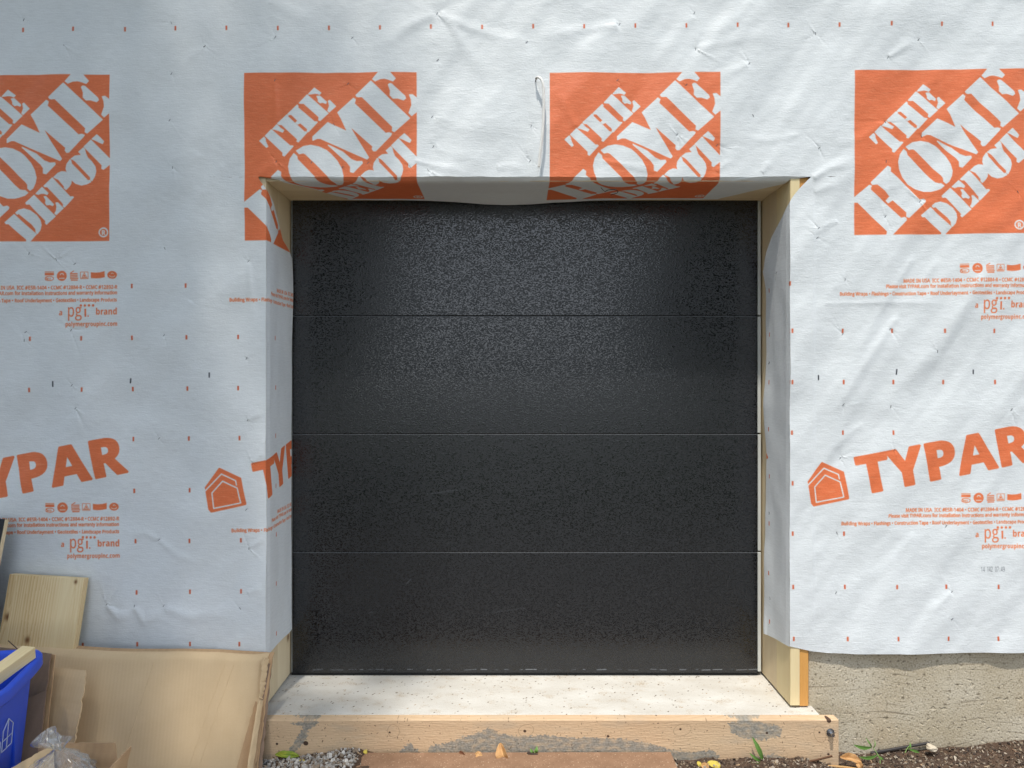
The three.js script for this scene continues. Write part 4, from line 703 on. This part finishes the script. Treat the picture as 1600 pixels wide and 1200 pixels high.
{
  const dk = std({ color: 0x3a2d24, roughness: 0.9 });
  single('stick', tube([AT(824, 1176, 0.115), AT(845, 1182, 0.12), AT(872, 1189, 0.13)], 0.0058, 14, 7), dk, 'short dark stick lying on the plank', 'stick');
  single('stick', tube([AT(520, 1192, 0.13), AT(530, 1185, 0.118), AT(541, 1179, 0.108)], 0.0036, 10, 5), std({ color: 0xc9a56c, roughness: 0.8 }), 'pale wood splinter on the gravel left of the plank', 'stick');
  single('stick', tube([AT(1228, 1193, 0.12), AT(1262, 1190, 0.115), AT(1300, 1181, 0.11)], 0.004, 14, 5), std({ color: 0x5a3d28, roughness: 0.9 }), 'thin brown twig below the right part of the form board', 'stick');
  single('stick', tube([AT(1290, 1197, 0.10), AT(1320, 1199, 0.11), AT(1345, 1203, 0.12)], 0.0055, 10, 6), std({ color: 0xb08a58, roughness: 0.85 }), 'light tan stick at the bottom edge under the folded leaf', 'stick');
  single('dark_strip', (() => { const a = V3(...AT(1372, 1176, 0.004)), b = V3(...AT(1446, 1163, 0.004)), L = a.distanceTo(b), g = new RoundedBoxGeometry(L * 1.25, 0.010, 0.010, 1, 0.003); g.rotateZ(Math.atan2(b.y - a.y, b.x - a.x)); g.translate((a.x + b.x) / 2, (a.y + b.y) / 2 - 0.004, -0.008); return boxUV(g, 'x'); })(), std({ color: 0x3a3635, roughness: 0.6 }), 'dark strip half buried against the foot of the foundation', 'strip');
  const rock = (r, s) => { const g = new THREE.IcosahedronGeometry(r, 2), p = g.attributes.position, v = V3(0, 0, 0); for (let i = 0; i < p.count; i++) { v.fromBufferAttribute(p, i); const k = 1 + 0.5 * noise(v.x / r * 1.1, v.y / r * 1.1, v.z / r * 1.1 + s); p.setXYZ(i, v.x * k, v.y * k * 0.6, v.z * k); } g.computeVertexNormals(); return g; };
  const mr = std({ color: 0xbdb19c, roughness: 0.95 });
  const k1 = single('stone', rock(0.019, 2), mr, 'pale flaky stone at the end of the dark strip', 'stone'); k1.position.set(...AT(1455, 1168, 0.03));
  const k2 = single('stone', rock(0.008, 5), std({ color: 0xb4b2ae, roughness: 0.9 }), 'small grey pebble on the plank', 'stone'); k2.position.set(...AT(648, 1183, 0.125));
  // gravel and crumbs: nobody could count them
  const r = rngOf(303), scatter = (name, geo, n, pick, cols, label) => {
    const im = new THREE.InstancedMesh(geo, std({ roughness: 0.95 }), n), M = new THREE.Matrix4(), q = new THREE.Quaternion(), e = new THREE.Euler();
    for (let i = 0; i < n; i++) { const [x, z, s] = pick(); e.set(r() * 6, r() * 6, r() * 6); q.setFromEuler(e); M.compose(V3(x, groundY(x, z) + s * 0.002, z), q, V3(s, s * (0.6 + r() * 0.6), s)); im.setMatrixAt(i, M); const c = cols[Math.floor(r() * cols.length)], b = 0.75 + r() * 0.45; im.setColorAt(i, new THREE.Color().setRGB(c[0] * b, c[1] * b, c[2] * b)); }
    im.name = name; im.castShadow = im.receiveShadow = true; im.userData = { kind: 'stuff', label, category: 'gravel' }; scene.add(im);
  };
  scatter('gravel', rock(0.005, 3), 1500, () => [-1.0 + r() * 0.42, 0.094 + r() * 0.2, 0.5 + r() * r() * 1.3], [[0.42, 0.39, 0.35], [0.30, 0.27, 0.23], [0.52, 0.49, 0.44], [0.26, 0.2, 0.14]], 'grey crushed gravel at the left foot of the form board');
  scatter('soil_crumbs', rock(0.004, 7), 5200, () => { const x = 0.6 + r() * 1.7, z = (x < 1.25 ? 0.094 : -0.01) + r() * 0.3; return [x, z, 0.35 + r() * r() * 1.6]; }, [[0.09, 0.06, 0.04], [0.13, 0.09, 0.06], [0.2, 0.15, 0.1], [0.3, 0.25, 0.19], [0.05, 0.035, 0.026]], 'loose crumbs of brown soil and grit below the foundation');
  scatter('wood_chips', new THREE.BoxGeometry(0.014, 0.0016, 0.0035), 420, () => { const x = -1.0 + r() * 3.1, z = (x < 1.25 ? 0.1 : 0.0) + r() * 0.3; return [x, z, 0.4 + r() * 1.1]; }, [[0.42, 0.29, 0.17], [0.5, 0.38, 0.24], [0.22, 0.13, 0.08], [0.55, 0.47, 0.36]], 'scattered wood chips and dead bits on the dirt');
}
// weeds
{
  const mLeaf = new THREE.MeshPhysicalMaterial({ color: new THREE.Color(0.13, 0.27, 0.045), roughness: 0.6, side: THREE.DoubleSide, transmission: 0.2, thickness: 0 }), mStem = std({ color: new THREE.Color(0.2, 0.32, 0.09), roughness: 0.7 });
  const blade = (p, q, w, bend) => { const A = V3(...p), B = V3(...q), d = B.clone().sub(A), side = V3(-d.y, d.x, 0).normalize(); return slab((u, v) => A.clone().addScaledVector(d, v).addScaledVector(side, (u - 0.5) * 2 * w * Math.pow(Math.sin(Math.PI * clamp(0.03 + v * 0.95)), 0.8) + bend * Math.sin(v * 3.1)).add(V3(0, 0, 0.35 * Math.abs(u - 0.5) * w + 0.01 * Math.sin(v * 3))), 6, 14, 0.0006); };
  const weed = (label, stem, leaves) => { const g = thing('weed', label, 'weed', [0, 0, 0], 'weeds at the foot of the wall'); part('stem', tube(stem.map(s => AT(...s)), 0.0016, 12, 5), mStem, g); leaves.forEach(([a, b, w, k]) => part('leaf', blade(AT(...a), AT(...b), w, k), mLeaf, g)); };
  weed('tall pointed weed in front of the right part of the form board', [[1208, 1204, 0.14], [1198, 1196, 0.125], [1190, 1188, 0.115]], [[[1192, 1190, 0.115], [1175, 1151, 0.11], 0.0085, -0.003], [[1190, 1189, 0.115], [1171, 1176, 0.115], 0.0055, 0.002], [[1194, 1193, 0.12], [1169, 1190, 0.13], 0.0075, 0.002], [[1195, 1192, 0.12], [1206, 1198, 0.12], 0.0055, 0]]);
  weed('spindly weed with drooping leaves just right of the form board end', [[1375, 1203, 0.09], [1374, 1184, 0.07], [1364, 1168, 0.05]], [[[1362, 1167, 0.05], [1333, 1163, 0.06], 0.007, 0.003], [[1362, 1168, 0.05], [1352, 1152, 0.045], 0.003, 0], [[1364, 1169, 0.05], [1366, 1155, 0.04], 0.002, 0], [[1371, 1179, 0.065], [1342, 1182, 0.08], 0.0065, 0.003], [[1371, 1180, 0.065], [1380, 1186, 0.07], 0.004, 0]]);
  weed('tiny two leaved weed at the end of the dark strip', [[1414, 1176, 0.045], [1417, 1170, 0.04], [1420, 1166, 0.035]], [[[1418, 1169, 0.04], [1421, 1159, 0.03], 0.0045, 0], [[1419, 1170, 0.04], [1436, 1175, 0.05], 0.005, 0.003]]);
  weed('small bright green sprout behind the dark stick on the plank', [[836, 1179, 0.112], [835, 1174, 0.108], [836, 1170, 0.105]], [[[834, 1176, 0.108], [829, 1169, 0.104], 0.006, 0.001], [[837, 1176, 0.108], [839, 1165, 0.104], 0.006, 0]]);
}

// ---------------------------------------------------------------- trees round the yard (shade on the left of the wall, dark shapes mirrored in the door)
function tree(label, tx, tz, cx, cy, cz, R, n, seed, leafSize, hFactor = 0.8, spread = 0.2) {
  const g = thing('tree', label, 'tree', [tx, 0, tz]), r = rngOf(seed), bark = std({ color: 0x4a3c30, roughness: 0.95 });
  const wood = [], lim = (a, b, r0, r1) => { const A = V3(...a), B = V3(...b), d = B.clone().sub(A), c = new THREE.CylinderGeometry(r1, r0, d.length(), 8, 1); c.translate(0, d.length() / 2, 0); c.applyQuaternion(new THREE.Quaternion().setFromUnitVectors(V3(0, 1, 0), d.normalize())); c.translate(...a); wood.push(c); };
  const C = [cx - tx, cy, cz - tz]; lim([0, -0.2, 0], [C[0] * 0.25, cy * 0.5, C[2] * 0.25], 0.17, 0.13); lim([C[0] * 0.25, cy * 0.5, C[2] * 0.25], C, 0.13, 0.05);
  for (let k = 0; k < 9; k++) { const a = r() * 6.28, e = 0.2 + r() * 0.9; lim([C[0] * (0.25 + 0.4 * r()), cy * (0.5 + 0.3 * r()), C[2] * (0.25 + 0.4 * r())], [C[0] + Math.cos(a) * R * 0.75, cy + R * (e - 0.5) * 0.8, C[2] + Math.sin(a) * R * 0.75], 0.05, 0.012); }
  part('trunk', mergeGeometries(wood), bark, g);
  const lg = new THREE.PlaneGeometry(leafSize, leafSize * 0.7, 2, 1), p = lg.attributes.position; for (let i = 0; i < p.count; i++) p.setZ(i, Math.abs(p.getX(i)) * 0.4);
  const im = new THREE.InstancedMesh(lg, new THREE.MeshPhysicalMaterial({ color: 0xffffff, roughness: 0.75, transmission: 0.25, thickness: 0, side: THREE.DoubleSide }), n), M = new THREE.Matrix4(), q = new THREE.Quaternion(), e = new THREE.Euler(), cl = [];
  for (let k = 0; k < 46; k++) { const u = r() * 2 - 1, a = r() * 6.28, s = Math.sqrt(1 - u * u), rr = R * Math.pow(r(), 0.4) * 0.86; cl.push([Math.cos(a) * s * rr, u * rr * hFactor, Math.sin(a) * s * rr, R * (spread + 0.14 * r())]); }
  for (let i = 0; i < n; i++) { const c = cl[Math.floor(r() * cl.length)], u = r() * 2 - 1, a = r() * 6.28, s = Math.sqrt(1 - u * u), rr = c[3] * Math.pow(r(), 0.45); e.set(r() * 6, r() * 6, r() * 6); M.compose(V3(C[0] + c[0] + Math.cos(a) * s * rr, C[1] + c[1] + u * rr, C[2] + c[2] + Math.sin(a) * s * rr), q.setFromEuler(e), V3(1, 1, 1).multiplyScalar(0.7 + r() * 0.6)); im.setMatrixAt(i, M); const b = 0.7 + r() * 0.6; im.setColorAt(i, new THREE.Color().setRGB(0.055 * b, 0.10 * b, 0.028 * b)); }
  im.name = 'crown'; im.castShadow = im.receiveShadow = true; im.userData.kind = 'stuff'; g.add(im);
}
tree('leafy tree out of frame at left that shades the cardboard', -5.6, 3.4, -4.85, 9.2, 2.6, 3.4, 24000, 11, 0.135, 0.8, 0.32);
tree('broad tree in the yard behind the viewer on the left', -6.0, 8, -5.1, 4.8, 8, 4.2, 26000, 12, 0.25, 1.0);
tree('broad tree in the yard behind the viewer on the right', 6.2, 8.4, 5.5, 4.8, 8.4, 4.2, 26000, 13, 0.25, 1.0);

renderer.render(scene, camera);
